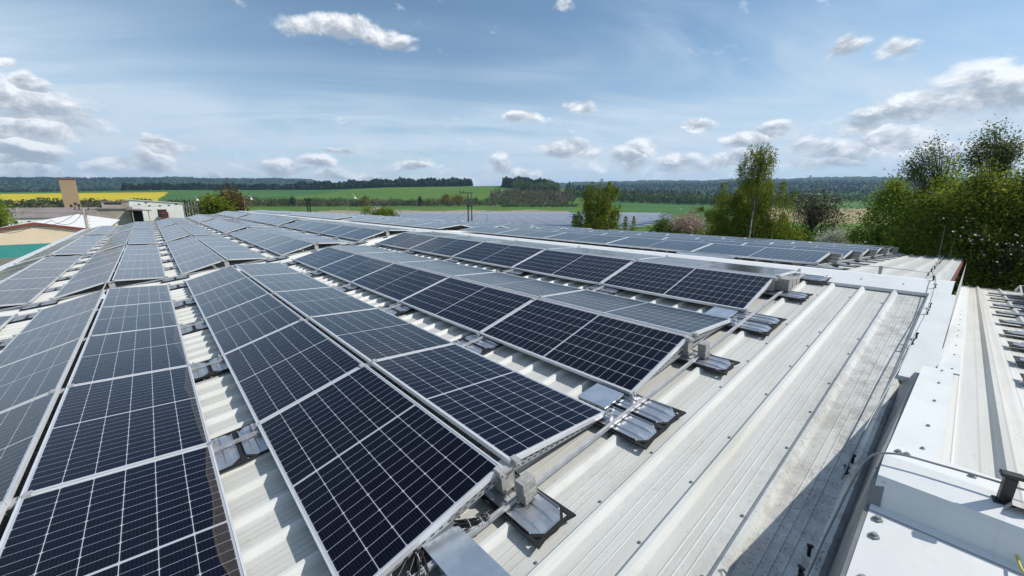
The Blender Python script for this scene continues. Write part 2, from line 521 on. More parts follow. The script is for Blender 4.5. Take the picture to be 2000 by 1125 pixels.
def build_warehouse():
    root = empty('warehouse', 'low warehouse with white ribbed metal roof carrying the rows of solar panels', 'building')
    prof = sheet_profile(-1.575, YEND, phase=-0.15)
    near = sheet_mesh(prof, main, [-6.3, -3, 0, 3, VR-0.02]).obj('roof_sheet', M['sheet'], root, fix=False)
    fars = sheet_mesh(sheet_profile(-1.60, YEND, phase=-0.08), far, [0.02, 4, 8, 11.8]).obj('roof_sheet', M['sheet2'], root, fix=False)
    # ridge cap: two flat flaps and a small folded lip, lying over the rib tops
    c = MB()
    y0, y1 = -1.66, YEND+0.05
    def strip(rows, ys):
        n = len(rows); k = len(c.v)
        for y in ys: c.v.extend(tuple(r(y)) for r in rows)
        for i in range(len(ys)-1):
            for j in range(n-1):
                c.f.append((k+i*n+j, k+(i+1)*n+j, k+(i+1)*n+j+1, k+i*n+j+1)); c.mi.append(0)
    joins = [y0, 0.6, 3.4, 6.4, 12, 20, 30, 40, y1]
    for i in range(len(joins)-1):
        a, b_ = joins[i]+(0.0 if i == 0 else 0.003), joins[i+1]+0.03
        dz = 0.0025*(i % 2)
        rows = [lambda y, dz=dz: main(VR-0.60, y, 0.010+dz), lambda y, dz=dz: main(VR-0.59, y, 0.050+dz), lambda y, dz=dz: main(VR-0.012, y, 0.066+dz),
                lambda y, dz=dz: far(0.012, y, 0.066+dz), lambda y, dz=dz: far(0.46, y, 0.052+dz), lambda y, dz=dz: far(0.47, y, 0.030+dz)]
        strip(rows, [a, b_])
    c.obj('ridge_cap', M['flash'], root, fix=False)
    # profile fillers under the near flap are dark gaps between ribs
    # eave parapet cap on the left
    e = MB()
    e.v += []
    k = 0
    rows = [main(-6.47, 0, -0.30), main(-6.45, 0, 0.085), main(-6.06, 0, 0.10), main(-6.04, 0, 0.03)]
    for y in (-8, 10, 25, 40, YEND+0.1):
        for r in rows: e.v.append((r.x, y, r.z))
    for i in range(4):
        for j in range(3): e.f.append((i*4+j, (i+1)*4+j, (i+1)*4+j+1, i*4+j+1)); e.mi.append(0)
    e.obj('eave_cap', M['flash'], root, fix=False)
    # walls
    w = MB()
    xl, xr = main(-6.5, 0).x, far(11.7, 0).x
    zl, zr = main(-6.5, 0).z-0.08, far(11.7, 0).z-0.08
    poly = [(xl, -6.6), (xr, -6.6), (xr, zr), (RX, RZ-0.06), (xl, zl)]
    w.prism(poly, YEND-0.3, YEND-0.05, 'y')
    w.prism([(xl, -6.6), (xl+0.25, -6.6), (xl+0.25, zl+0.02), (xl, zl)], -8, YEND-0.31, 'y')
    w.prism([(xr-0.25, -6.6), (xr, -6.6), (xr, zr), (xr-0.25, zr)], -1.5, YEND-0.31, 'y')
    w.obj('wall', M['wall'], root)
    # gable trim where the far slope stands above the neighbour roof
    t = MB()
    a = [far(0.3, -1.60, -0.02), far(11.85, -1.60, -0.02), far(11.85, -1.60, -0.15), far(0.3, -1.60, -0.12)]
    t.add([*a, *[Vector((p.x, p.y-0.03, p.z)) for p in a]], [(0, 1, 2, 3), (4, 7, 6, 5), (0, 4, 5, 1), (1, 5, 6, 2), (2, 6, 7, 3), (3, 7, 4, 0)])
    t.obj('gable_trim', M['redtrim'], root)
    # screws: on rib tops and pans of the visible bare strip
    for k in range(-4, 3):
        y = -0.15+0.333*k
        if y < -1.46 or y > 0.6: continue
        for v in np.arange(-0.9, 5.8, 0.62):
            if rnd.random() < 0.75:
                put_screw(near, main(v+rnd.uniform(-.12, .12), y+0.055, 0.0015), 0.95)
    for y in (-1.2, -0.75, -0.35):
        put_screw(near, main(VR-0.30+rnd.uniform(-.03, .03), y, 0.062), 1.0)
    return root


warehouse = build_warehouse()


def build_neighbour():
    root = empty('warehouse', 'neighbouring roof with broad white ridge cap and loose flashing at bottom right corner', 'building')
    YE = -1.62
    prof = [(-y, h) for (y, h) in sheet_profile(1.80, 16.0, 0.40, phase=2.02, rib_w=0.085, top=0.03, hh=0.045)][::-1]
    sh = sheet_mesh(prof, nbr, [NX-0.25, 5, 10, 16.2]).obj('roof_sheet', M['sheet3'], root, fix=False)
    # ridge cap, its upright front face, and the flat near sheet
    c = MB()
    rows = [(1.14, NZ+0.024), (0.95, NZ+0.050), (0.790, NZ+0.018), (0.775, NZ-0.012), (0.745, NZ-0.105), (0.70, NZ-0.112)]
    n = len(rows)
    for y in (YE, -16.0): c.v.extend((x, y, z) for x, z in rows)
    for j in range(n-1): c.f.append((j, n+j, n+j+1, j+1)); c.mi.append(0)
    c.obj('ridge_cap', M['flash'], root, fix=False)
    s = MB()
    rows = [(0.73, NZ-0.1135), (0.30, NZ-0.165), (-0.6, NZ-0.275), (-4.0, NZ-0.69)]
    n = len(rows)
    for y in (YE, -16.0): s.v.extend((x, y, z) for x, z in rows)
    for j in range(n-1): s.f.append((j, n+j, n+j+1, j+1)); s.mi.append(0)
    near = s.obj('near_sheet', M['flash'], root, fix=False)
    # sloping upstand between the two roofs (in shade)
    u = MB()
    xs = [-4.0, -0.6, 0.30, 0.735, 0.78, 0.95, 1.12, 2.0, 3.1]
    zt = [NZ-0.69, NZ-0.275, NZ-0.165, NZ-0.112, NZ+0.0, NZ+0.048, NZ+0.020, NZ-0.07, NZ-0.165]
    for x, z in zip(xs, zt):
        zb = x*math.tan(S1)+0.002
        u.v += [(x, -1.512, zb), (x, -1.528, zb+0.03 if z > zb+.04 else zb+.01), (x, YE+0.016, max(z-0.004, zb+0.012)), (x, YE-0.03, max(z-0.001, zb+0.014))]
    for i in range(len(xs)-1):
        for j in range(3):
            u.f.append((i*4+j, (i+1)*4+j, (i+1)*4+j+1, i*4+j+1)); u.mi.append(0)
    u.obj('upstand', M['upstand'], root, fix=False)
    # flat cap strips along the step: lower strip over the neighbour edge, upper strip over the main roof edge
    p = MB()
    def strip(xa, xb, ya, yb, za, zb, th=0.02, drop=0.03, yb2=None):
        yb2 = yb if yb2 is None else yb2
        vs = [(xa, ya, za), (xb, ya, zb), (xb, yb2, zb), (xa, yb, za)]
        lo = [(x, y, z-th) for x, y, z in vs]
        p.add(vs+lo, [(0, 1, 2, 3), (0, 4, 5, 1), (2, 6, 7, 3), (3, 7, 4, 0), (1, 5, 6, 2)])
    zN = lambda x: NZ-(x-NX)*NS
    zM = lambda x: x*math.tan(S1)
    strip(1.12, 3.30, YE, -1.80, zN(1.12)+0.024, zN(3.30)+0.022, 0.012)
    strip(3.12, 3.95, -1.490, -1.715, zM(3.12)+0.070, zM(3.95)+0.060, 0.05)
    strip(3.84, 5.86, -1.470, -1.70, zM(3.84)+0.050, zM(5.86)+0.050, 0.04)
    strip(3.30, 16.2, -1.705, -1.84, zN(3.30)+0.012, zN(16.2)+0.012, 0.05)
    p.obj('step_cap', M['flash'], root)
    # fill below the upper strip
    f = MB()
    f.add([(3.0, -1.70, zN(3.0)-0.02), (RX+11.5, -1.70, zN(18)-0.1), (RX+11.5, -1.70, far(11.4, 0, -0.05).z), (RX, -1.70, RZ+0.0), (3.0, -1.70, zM(3.0)+0.02)], [(0, 1, 2, 3, 4)])
    f.obj('step_wall', M['flash'], root, fix=False)
    w = MB(); w.box(-4, -16, -6.6, 16.0, -2.0, -0.9); w.obj('wall', M['wall'], root)
    for i, (x, y) in enumerate([(0.55, -1.66), (0.30, -1.665), (0.05, -1.67), (-0.25, -1.69), (0.66, -1.655), (-0.6, -1.7)]):
        z = np.interp(x, [-4, -0.6, 0.30, 0.73], [NZ-0.69, NZ-0.275, NZ-0.165, NZ-0.1135])
        put_screw(near, (x, y, z+0.002), 1.7)
    for x in (1.22, 1.62, 2.2, 2.75, 3.22):
        put_screw(sh, nbr(x, -1.735, 0.027), 0.9)
    for x in np.arange(3.5, 9, 0.63): put_screw(sh, nbr(x+rnd.uniform(-.1, .1), -1.79, 0.014), 0.8)
    for y in (-1.66, -1.69, -1.9, -2.1): put_screw(sh, (1.04, y, NZ+0.04), 1.4)
    return root


neighbour = build_neighbour()


# ------------------------------------------------------------------ solar panels
def frame_mesh():
    b = MB(); d, rim = 0.035, 0.012
    o = [(0, 0), (W, 0), (W, LP), (0, LP)]
    i = [(rim, rim), (W-rim, rim), (W-rim, LP-rim), (rim, LP-rim)]
    vs = [(x, y, 0) for x, y in o] + [(x, y, 0) for x, y in i] + [(x, y, -d) for x, y in o] + [(x, y, -0.004) for x, y in i]
    fs = []
    for k in range(4):
        n = (k+1) % 4
        fs += [(k, n, 4+n, 4+k), (8+k, 8+n, n, k), (4+k, 4+n, 12+n, 12+k)]
    b.add(vs, fs)
    b.add([(x, y, -d) for x, y in o]+[(x+(0.03 if x == 0 else -0.03), y+(0.03 if y == 0 else -0.03), -d) for x, y in o],
          [(k, 4+k, 4+(k+1) % 4, (k+1) % 4) for k in range(4)])
    return b.mesh('frame', M['frame'], fix=False)


def glass_mesh(name, mat):
    me = bpy.data.meshes.new(name); rim = 0.012
    vs = [(x, y, z) for z in (-0.003, -0.009) for x, y in ((rim, rim), (W-rim, rim), (W-rim, LP-rim), (rim, LP-rim))]
    me.from_pydata(vs, [], [(0, 1, 2, 3), (7, 6, 5, 4)])
    uvl = me.uv_layers.new(name='UVMap')
    for lp in me.loops:
        v = vs[lp.vertex_index]; uvl.data[lp.index].uv = (v[0], v[1])
    me.materials.append(mat); me.materials.append(M['wall']); me.polygons[1].material_index = 1
    return me


FRAME = frame_mesh(); GLASS = glass_mesh('glass', M['cells']); GLASS_D = glass_mesh('glass', M['cells_dusty'])
ORD = ['first', 'second', 'third', 'fourth', 'fifth', 'sixth']
ROWN = ['row along the left eave', 'second row from the left eave', 'middle row of the near slope', 'fourth row from the left eave', 'row just before the ridge']
FROWN = ['first row past the ridge', 'second row past the ridge', 'third row past the ridge', 'fourth row past the ridge', 'farthest row past the ridge']
BLN = ['front block', 'second block', 'third block', 'rear block']


def panel_pose(slope, tent, side, y):
    """origin and tilt angle about Y of a panel"""
    s = S1 if slope == 'main' else -S2
    fn = main if slope == 'main' else far
    c = (TENTS if slope == 'main' else FTENTS)[tent]
    if side == 'L':
        o = fn(c-GAP/2-W*math.cos(TILT), y+(L-LP)/2, H0); ang = s+TILT
    else:
        o = fn(c+GAP/2, y+(L-LP)/2, H0+W*math.sin(TILT)); ang = s-TILT
    return o, ang


def px(p):
    d = p-CAM; z = d.dot(FW)
    if z < 0.1: return None
    return 1000+FPX*d.dot(RT)/z, 562.5-FPX*d.dot(UP)/z


allp = []
for slope in ('main', 'far'):
    for t in range(5):
        for side in 'LR':
            for bi, (y0, n) in enumerate(BLOCKS):
                for k in range(n):
                    o, a = panel_pose(slope, t, side, y0+k*L)
                    ax = Vector((math.cos(a), 0, math.sin(a))); nrm = Vector((-math.sin(a), 0, math.cos(a)))
                    q = [px(o+ax*u+Vector((0, v, 0))) for u, v in ((0, 0), (W, 0), (W, LP), (0, LP))]
                    area = 0.0
                    if all(q):
                        q = [(min(max(x, 0), 2000), min(max(y, 0), 1125)) for x, y in q]
                        area = 0.5*abs(sum(q[i][0]*q[(i+1) % 4][1]-q[(i+1) % 4][0]*q[i][1] for i in range(4)))
                    elif any(q): area = 9000.0
                    if (CAM-o).dot(nrm) < 0: area *= 0.02
                    allp.append((area, slope, t, side, bi, k, o, a))
allp.sort(key=lambda e: -e[0])
SHOW = allp[:300]
for (area, slope, t, side, bi, k, o, a) in SHOW:
    if area < 1: continue
    row = (ROWN if slope == 'main' else FROWN)[t]
    face = 'left' if side == 'L' else 'right'
    a += rnd.gauss(0, 0.0025)
    root = empty('solar_panel', f'{ORD[k]} solar panel of {BLN[bi]}, {face} face of {row}', 'solar panel', o, (0, -a, 0),
                 'solar panels in tent rows on the roof')
    link_mesh('frame', FRAME, root)
    link_mesh('glass', GLASS_D if (side == 'R' and t in (1, 0) and slope == 'main') else GLASS, root)
rest = [e for e in allp[300:]] + [e for e in SHOW if e[0] < 1]


def merged_panels(name, items, mats):
    me = bpy.data.meshes.new(name); vs, fs, mi, uvs = [], [], [], []
    for (o, a) in items:
        ax = Vector((math.cos(a), 0, math.sin(a))); nz = Vector((-math.sin(a), 0, math.cos(a)))
        def P(u, v, z): return tuple(o+ax*u+Vector((0, v, 0))+nz*z)
        r = 0.012; k = len(vs)
        loc = [(0, 0, 0), (W, 0, 0), (W, LP, 0), (0, LP, 0), (r, r, 0), (W-r, r, 0), (W-r, LP-r, 0), (r, LP-r, 0),
               (0, 0, -.035), (W, 0, -.035), (W, LP, -.035), (0, LP, -.035)]
        vs += [P(*q) for q in loc]
        for i in range(4):
            n = (i+1) % 4
            fs += [(k+i, k+n, k+4+n, k+4+i), (k+8+i, k+8+n, k+n, k+i)]; mi += [0, 0]
            uvs += [(0, 0)]*8
        fs += [(k+4, k+5, k+6, k+7)]; mi += [1]; uvs += [(q[0], q[1]) for q in loc[4:8]]
    me.from_pydata(vs, [], fs)
    for m in mats: me.materials.append(m)
    me.polygons.foreach_set('material_index', mi)
    ul = me.uv_layers.new(name='UVMap'); ul.data.foreach_set('uv', [c for u in uvs for c in u])
    return link_mesh(name, me)


o = merged_panels('distant_solar_panels', [(e[6], e[7]) for e in rest], [M['frame'], M['cells']])
tag(o, 'hidden and farthest solar panels behind the rows past the ridge', 'solar panels', kind='stuff')

# panels of the neighbour roof at the right edge of the view
for i, x in enumerate((7.6, 9.6, 11.6, 13.6)):
    a = -math.atan(NS)+TILT
    o_ = nbr(x-1.02, -2.62-LP, 0.13)
    for side, a_, org in (('left', a, o_), ('right', -math.atan(NS)-TILT, nbr(x+0.06, -2.62-LP, 0.13+W*math.sin(TILT)))):
        pass
        root = empty('solar_panel', f'{side} face panel of the {ORD[i]} small row on the neighbouring roof at right edge', 'solar panel', org, (0, -a_, 0), 'solar panels on the neighbouring roof')
        link_mesh('frame', FRAME, root); link_mesh('glass', GLASS, root)


# ------------------------------------------------------------------ roof mats (rubber mat with bright tray)
def mat_meshes(wx, bays):
    """x across, y along; origin at the middle of the joint line"""
    y0, y1 = -0.40, 0.19
    rb, tr = MB(), MB()
    def ring(poly, holes, z0, z1, dst):
        pl = [[Vector((x, y, 0)) for x, y in p] for p in [poly]+holes]
        flat = [v for p in pl for v in p]
        tris = tessellate_polygon(pl)
        k = len(dst.v)
        dst.v += [(v.x, v.y, z1) for v in flat] + [(v.x, v.y, z0) for v in flat]
        n = len(flat)
        for t in tris:
            dst.f += [tuple(k+i for i in t), tuple(k+n+i for i in t[::-1])]; dst.mi += [0, 0]
        s = 0
        for p in pl:
            m = len(p)
            for i in range(m):
                dst.f.append((k+s+i, k+s+(i+1) % m, k+n+s+(i+1) % m, k+n+s+i)); dst.mi.append(0)
            s += m
    bw = wx/bays
    holes = []
    for b in range(bays):
        x0 = -wx/2+b*bw; x1 = x0+bw
        for (sx, xx) in ((1, x0), (-1, x1)):
            for (sy, yy) in ((1, y0), (-1, y1)):
                p = [(xx+sx*0.022, yy+sy*0.022), (xx+sx*0.062, yy+sy*0.022), (xx+sx*0.022, yy+sy*0.062)]
                holes.append(p)
    wob = [(-wx/2-0.004, y0-0.012), (-wx/4, y0+0.004), (0, y0-0.004), (wx/4, y0+0.006), (wx/2+0.012, y0-0.016), (wx/2, (y0+y1)/2), (wx/2+0.006, y1+0.006), (0, y1), (-wx/2-0.006, y1+0.004), (-wx/2+0.003, (y0+y1)/2)]
    ring(wob, holes, 0.043, 0.056, rb)
    for b in range(bays):
        x0 = -wx/2+b*bw+0.022; x1 = x0+bw-0.044; c = 0.062
        Y0, Y1 = y0+0.026, y1-0.026
        octo = [(x0+c, Y0), (x1-c, Y0), (x1, Y0+c), (x1, Y1-c), (x1-c, Y1), (x0+c, Y1), (x0, Y1-c), (x0, Y0+c)]
        ring(octo, [], 0.057, 0.060, tr)
        for q in (-0.052, 0.052):
            xc = (x0+x1)/2+q
            ya, yb, q_ = Y0+0.012, Y1-0.012, 0.075
            k_ = len(tr.v)
            tr.v += [(xc-0.028, ya, 0.0605), (xc+0.028, ya, 0.0605), (xc+0.017, ya+q_, 0.0705), (xc-0.017, ya+q_, 0.0705),
                     (xc-0.028, yb, 0.0605), (xc+0.028, yb, 0.0605), (xc+0.017, yb-q_, 0.0705), (xc-0.017, yb-q_, 0.0705)]
            tr.f += [tuple(k_+i for i in f) for f in ((0, 1, 2, 3), (3, 2, 6, 7), (5, 4, 7, 6), (0, 3, 7, 4), (1, 5, 6, 2))]; tr.mi += [0]*5
        for xe in (x0, x1-0.004): tr.box(xe, Y0+c, 0.0605, xe+0.004, Y1-c, 0.070)
    return rb.mesh('rubber_mat', M['rubber']), tr.mesh('metal_tray', M['tray'])


MAT1 = mat_meshes(0.30, 1); MAT2 = mat_meshes(0.58, 2)
VALN = ['left of the row along the left eave', 'between the first and second rows', 'between the second and middle rows', 'between the middle and fourth rows',
        'between the fourth and last rows']
VALS = [(TENTS[i]+TENTS[i+1])/2 for i in range(4)]


def roof_mat(kind, loc, rot, label, group):
    r = empty('roof_mat', label, 'roof mat', loc, rot, group)
    a, b = MAT1 if kind == 1 else MAT2
    link_mesh('rubber_mat', a, r); link_mesh('metal_tray', b, r)


JOINTS = []
for bi, (y0, n) in enumerate(BLOCKS):
    for k in range(n+1): JOINTS.append((bi, k, y0+k*L))
for (bi, k, y) in JOINTS:
    jn = 'front end' if k == 0 else f'{ORD[k-1]} joint'
    for vi, v in enumerate(VALS):
        roof_mat(2, main(v, y), (0, -S1, 0), f'double roof mat, {jn} of {BLN[bi]}, {VALN[vi+1]}', 'roof mats under the panel rows')
for t, c in enumerate(TENTS):
    roof_mat(1, main(c, 0.0), (0, -S1, 0), f'single roof mat at the ridge end of the {ROWN[t]}' if t not in (2,) else 'single roof mat under the nearest concrete block', 'roof mats at the row ends')
roof_mat(1, main(5.92, -0.02), (0, -S1, 0), 'small grey roof mat lying against the white ridge flashing', 'roof mats at the row ends')
for t, c in enumerate(FTENTS):
    for q, (dv, nm) in enumerate(((-1.06, 'low end'), (0.0, 'ridge end'))):
        roof_mat(1, far(c+dv, 0.0), (0, S2, 0), f'roof mat at the {nm} of the {FROWN[t]}', 'roof mats past the ridge')
for i, x in enumerate((3.5, 4.35, 5.3, 6.3, 7.5, 8.8, 10.2, 11.8, 13.4)):
    r = empty('roof_mat', f'{(ORD+["seventh","eighth","ninth","tenth","farthest"])[i]} roof mat from the near end on the neighbouring roof', 'roof mat', nbr(x, -2.30), (0, math.atan(NS), 0), 'roof mats on the neighbouring roof')
    o1 = link_mesh('rubber_mat', MAT1[0], r, (0, -0.06, 0)); o2 = link_mesh('metal_tray', MAT1[1], r, (0, -0.06, 0))


# ------------------------------------------------------------------ mounting rails with posts and clamps
def rail_meshes():
    bar = MB()
    v0, v1 = -6.05, 6.0
    bar.prism([(-0.014, 0.078), (0.014, 0.078), (0.014, 0.102), (0.006, 0.102), (0.006, 0.096), (-0.006, 0.096), (-0.006, 0.102), (-0.014, 0.102)], v0, v1, 'x')
    post = MB()        # ridge post: two side plates, back plate and a top saddle
    post.box(-0.055, 0.025, 0.078, -0.050, 0.125, 0.235); post.box(0.050, 0.025, 0.078, 0.055, 0.125, 0.235)
    post.box(-0.0495, 0.027, 0.08, 0.0495, 0.031, 0.232)
    post.prism([(-0.075, 0.236), (0.075, 0.236), (0.060, 0.262), (0.028, 0.252), (-0.028, 0.252), (-0.060, 0.262)], 0.005, 0.115, 'y')
    post.box(-0.088, -0.012, 0.246, -0.048, 0.050, 0.292); post.box(0.048, -0.012, 0.246, 0.088, 0.050, 0.292)
    post.tube([(-0.068, -0.035, 0.262), (-0.068, 0.0, 0.262)], 0.007, 6); post.tube([(0.068, -0.035, 0.262), (0.068, 0.0, 0.262)], 0.007, 6)
    clamp = MB()       # low bracket
    clamp.box(-0.022, -0.016, 0.1045, 0.022, 0.022, 0.112); clamp.box(-0.020, -0.014, 0.06, 0.020, -0.009, 0.104)
    clamp.box(0.004, -0.018, 0.1125, 0.040, 0.030, 0.1235); clamp.box(-0.026, -0.010, 0.1125, -0.006, 0.020, 0.140)
    clamp.tube([(0.015, 0.004, 0.11), (0.015, 0.004, 0.146)], 0.006, 6)
    return bar.mesh('rail_bar', M['alu']), post.mesh('ridge_post', M['post']), clamp.mesh('clamp', M['alu'])


RAIL, POST, CLAMP = rail_meshes()
for (bi, k, y) in JOINTS:
    jn = 'front end' if k == 0 else f'{ORD[k-1]} joint'
    r = empty('mounting_rail', f'aluminium rail running up the near slope under the {jn} of the {BLN[bi]}', 'rail', (0, y, 0), (0, -S1, 0), 'aluminium rails across the near slope')
    link_mesh('rail_bar', RAIL, r, (0, -0.09, 0))
    for c in TENTS:
        link_mesh('ridge_post', POST, r, (c, -0.02, 0))
        link_mesh('clamp', CLAMP, r, (c-1.075, -0.012, 0)); o2 = link_mesh('clamp', CLAMP, r, (c+1.075, -0.012, 0)); o2.scale = (-1, 1, 1)
rb = MB(); rb.prism([(-0.020, 0.078), (0.020, 0.078), (0.020, 0.104), (-0.020, 0.104)], 0.5, 11.4, 'x')
r = empty('mounting_rail', 'aluminium rail under the near ends of the rows past the ridge', 'rail', tuple(far(0, 0, 0)), (0, S2, 0), 'aluminium rails past the ridge')
rb.obj('rail_bar', M['alu'], r, loc=(0, -0.06, 0))
for c in FTENTS:
    link_mesh('ridge_post', POST, r, (c, -0.02, 0)); link_mesh('clamp', CLAMP, r, (c-1.075, -0.012, 0))
# second short spare rail seen beside the front one
b = MB(); b.prism([(-0.035, 0.078), (-0.005, 0.078), (-0.005, 0.10), (-0.035, 0.10)], 1.55, 3.3, 'x')
tag(b.obj('spare_rail', M['alu'], rot=(0, -S1, 0), loc=(0, 0.09, 0)), 'short thin rail beside the front rail below the fourth row', 'rail')


# ------------------------------------------------------------------ concrete ballast blocks
def block(v, y, h, sx, sy, sz, label, group='concrete ballast blocks at the row ends', fn=main, s=S1, rz=0.0):
    b = MB(); b.box(-sx/2, -sy/2, 0, sx/2, sy/2, sz)
    o = b.obj('ballast_block', M['concrete'], loc=fn(v, y, h), rot=(0, -s, rz)); bevel(o, 0.004, 2)
    tag(o, label, 'concrete block', group)


block(0.035, -0.125, 0.080, 0.115, 0.075, 0.074, 'lower grey concrete block on the mat at the end of the middle row', rz=0.12)
block(0.035, -0.120, 0.155, 0.112, 0.075, 0.072, 'upper grey concrete block stacked under the end of the middle row', rz=0.05)
block(2.515, -0.120, 0.080, 0.115, 0.075, 0.070, 'lower grey concrete block at the end of the fourth row')
block(2.522, -0.112, 0.151, 0.110, 0.078, 0.074, 'upper notched concrete block at the end of the fourth row', rz=0.06)
for i in range(6):
    block(5.035+i*0.088, -0.06+0.004*(i % 2), 0.082, 0.078, 0.20, 0.172-0.018*i, f'{["first","second","third","fourth","fifth","last"][i]} upright concrete slab of the line beneath the row before the ridge', rz=rnd.uniform(-.04, .04))
for t, c in enumerate(FTENTS):
    for j, nm in enumerate(('bottom', 'middle', 'top')):
        block(c-0.10+0.05*j, -0.08, 0.083+0.063*j, 0.34-0.09*j, 0.14, 0.060, f'{nm} concrete slab in the stack at the end of the {FROWN[t]}', fn=far, s=-S2, rz=rnd.uniform(-.05, .05))


# ------------------------------------------------------------------ slotted side channels under the end panels
def channel(name, v0, v1, h0, h1, y, label, fn_rot=-S1):
    b = MB(); n = 16
    th = 0.0015
    def hh(v): return h0+(h1-h0)*(v-v0)/(v1-v0)
    b.add([(v0, y, hh(v0)), (v1, y, hh(v1)), (v1, y, hh(v1)+0.055), (v0, y, hh(v0)+0.055), (v0, y+0.045, hh(v0)), (v1, y+0.045, hh(v1))], [(0, 1, 2, 3), (0, 4, 5, 1)], 0)
    for i in range(n):
        for j, z in enumerate((0.015, 0.036)):
            a = v0+(v1-v0)*(i+0.2+0.4*j)/n; c = a+(v1-v0)/n*0.42
            if c > v1: continue
            b.add([(a, y-0.0018, hh(a)+z), (c, y-0.0018, hh(c)+z), (c, y-0.0018, hh(c)+z+0.008), (a, y-0.0018, hh(a)+z+0.008)], [(0, 1, 2, 3)], 1)
    o = b.obj(name, [M['alu'], M['dark']], rot=(0, fn_rot, 0), fix=False)
    tag(o, label, 'slotted channel', 'slotted channels under the row ends')


for t, nm in ((2, 'middle row'), (3, 'fourth row'), (4, 'row before the ridge')):
    c = TENTS[t]
    channel('slotted_channel', c-0.98, c-0.06, 0.062, 0.165, 0.035, f'slotted aluminium channel under the left end of the {nm}')
    channel('slotted_channel', c+0.08, c+0.98, 0.165, 0.062, 0.035, f'slotted aluminium channel under the right end of the {nm}')


# ------------------------------------------------------------------ galvanised cable trays
def cable_tray(v0, v1, y0, y1, ha, hb, label):
    """tray along y; ha/hb cover height at y0/y1"""
    r = empty('cable_tray', label, 'cable tray', (0, 0, 0), (0, -S1, 0), 'galvanised cable trays')
    c = MB(); t = 0.0015
    vs = [(v0, y0, ha), (v1, y0, ha), (v1, y1, hb), (v0, y1, hb)]
    c.add(vs+[(x, y, z-0.012) for x, y, z in vs], [(0, 1, 2, 3), (0, 4, 5, 1), (1, 5, 6, 2), (2, 6, 7, 3), (3, 7, 4, 0)])
    c.obj('cover', M['galv'], r)
    s = MB(); n = max(4, int(abs(y1-y0)/0.05))
    for x in (v0+0.004, v1-0.004):
        s.add([(x, y0, ha-0.0125), (x, y1, hb-0.0125), (x, y1, hb-0.062), (x, y0, ha-0.062)], [(0, 1, 2, 3)])
        sg = -1 if x < (v0+v1)/2 else 1
        for i in range(n):
            for z in (-0.03, -0.048):
                a, b_ = y0+(y1-y0)*(i+.2)/n, y0+(y1-y0)*(i+.7)/n
                H = lambda y: ha+(hb-ha)*(y-y0)/(y1-y0)
                s.add([(x+sg*.0016, a, H(a)+z), (x+sg*.0016, b_, H(b_)+z), (x+sg*.0016, b_, H(b_)+z+.006), (x+sg*.0016, a, H(a)+z+.006)], [(0, 1, 2, 3)], 1)
    s.add([(v0+.004, y0, ha-.06), (v1-.004, y0, ha-.06), (v1-.004, y1, hb-.06), (v0+.004, y1, hb-.06)], [(0, 1, 2, 3)])
    s.obj('side_wall', [M['galv'], M['dark']], r, fix=False)


cable_tray(-0.625, -0.405, 0.30, -1.30, 0.085, 0.200, 'wide galvanised tray cover running out from under the middle row at the bottom')
cable_tray(1.12, 1.40, 0.36, 0.07, 0.100, 0.100, 'short galvanised tray cover ending between the middle and fourth rows')
cable_tray(3.60, 3.88, 0.36, 0.07, 0.100, 0.100, 'short galvanised tray cover ending between fourth row and row before the ridge')
b = MB(); b.box(-0.12, 0, 0, 0.12, 0.004, 0.14); b.box(-0.12, 0.004, 0.136, 0.12, 1.2, 0.14)


def frp(v, y, h, sx, sy, sz, rx=0.0):
    q = MB(); q.prism([(-sx/2, 0), (sx/2, 0), (sx/2, sz), (-sx/2, sz)], -sy/2, sy/2, 'y'); return q


cv = MB(); cv.box(-0.14, -0.55, 0.060, 0.14, 0.55, 0.075); cv.box(-0.14, -0.55, 0.02, -0.137, 0.55, 0.0595); cv.box(0.137, -0.55, 0.02, 0.14, 0.55, 0.0595)
o = cv.obj('cable_tray', M['galv'], loc=far(0.62, 1.9, 0.02), rot=(0, S2, 0.35)); bevel(o, 0.003)
tag(o, 'galvanised tray cover lying askew below the first row past the ridge', 'cable tray', 'galvanised cable trays')

# black cable bundles with ties
def bundle(pts, label, n=7, spread=0.022, r=0.0075):
    root = empty('cable_bundle', label, 'cables', pts[0])
    o0 = Vector(pts[0]); b = MB()
    for i in range(n):
        off = Vector((rnd.gauss(0, spread), rnd.gauss(0, spread), rnd.gauss(0, spread*0.6)))
        P = []
        for j, p in enumerate(pts):
            P.append(Vector(p)-o0+off+Vector((rnd.gauss(0, .006), rnd.gauss(0, .006), rnd.gauss(0, .006))))
        Q = []
        for j in range(len(P)-1):
            a, c = P[j], P[j+1]
            for tt in (0, .34, .67): Q.append(a.lerp(c, tt))
        Q.append(P[-1]); b.tube(Q, r, 6)
    b.obj('cables', M['black'], root, smooth=True)
    for p in pts[1:-1]:
        t = MB(); p = Vector(p)-o0
        ring = [p+Vector((0, math.cos(a)*0.034, math.sin(a)*0.034)) for a in np.linspace(0, 2*math.pi, 12)]
        t.tube(ring, 0.003, 5)
        t.obj('tie', M['alu'], root)


bundle([main(-0.42, 0.02, .09), main(-0.36, -0.03, .10), main(-0.30, -0.07, .105), main(-0.25, -0.08, .10), main(-0.19, -0.07, .08)], 'short bundle of black cables tied to the front rail beside the tray', 6, 0.012)
bundle([main(-1.0, -0.12, .05), main(-0.85, -0.10, .07), main(-0.76, -0.06, .08), main(-0.68, 0.0, .09), main(-0.62, 0.10, .07)], 'thick bundle of black cables under the front corner left of the tray', 9, 0.026)
bundle([main(-1.02, -0.04, .06), main(-0.88, -0.16, .06), main(-0.78, -0.17, .06), main(-0.70, -0.10, .10), main(-0.64, 0.06, .09)], 'loose black cable loop under the front corner left of the tray', 5, 0.018)


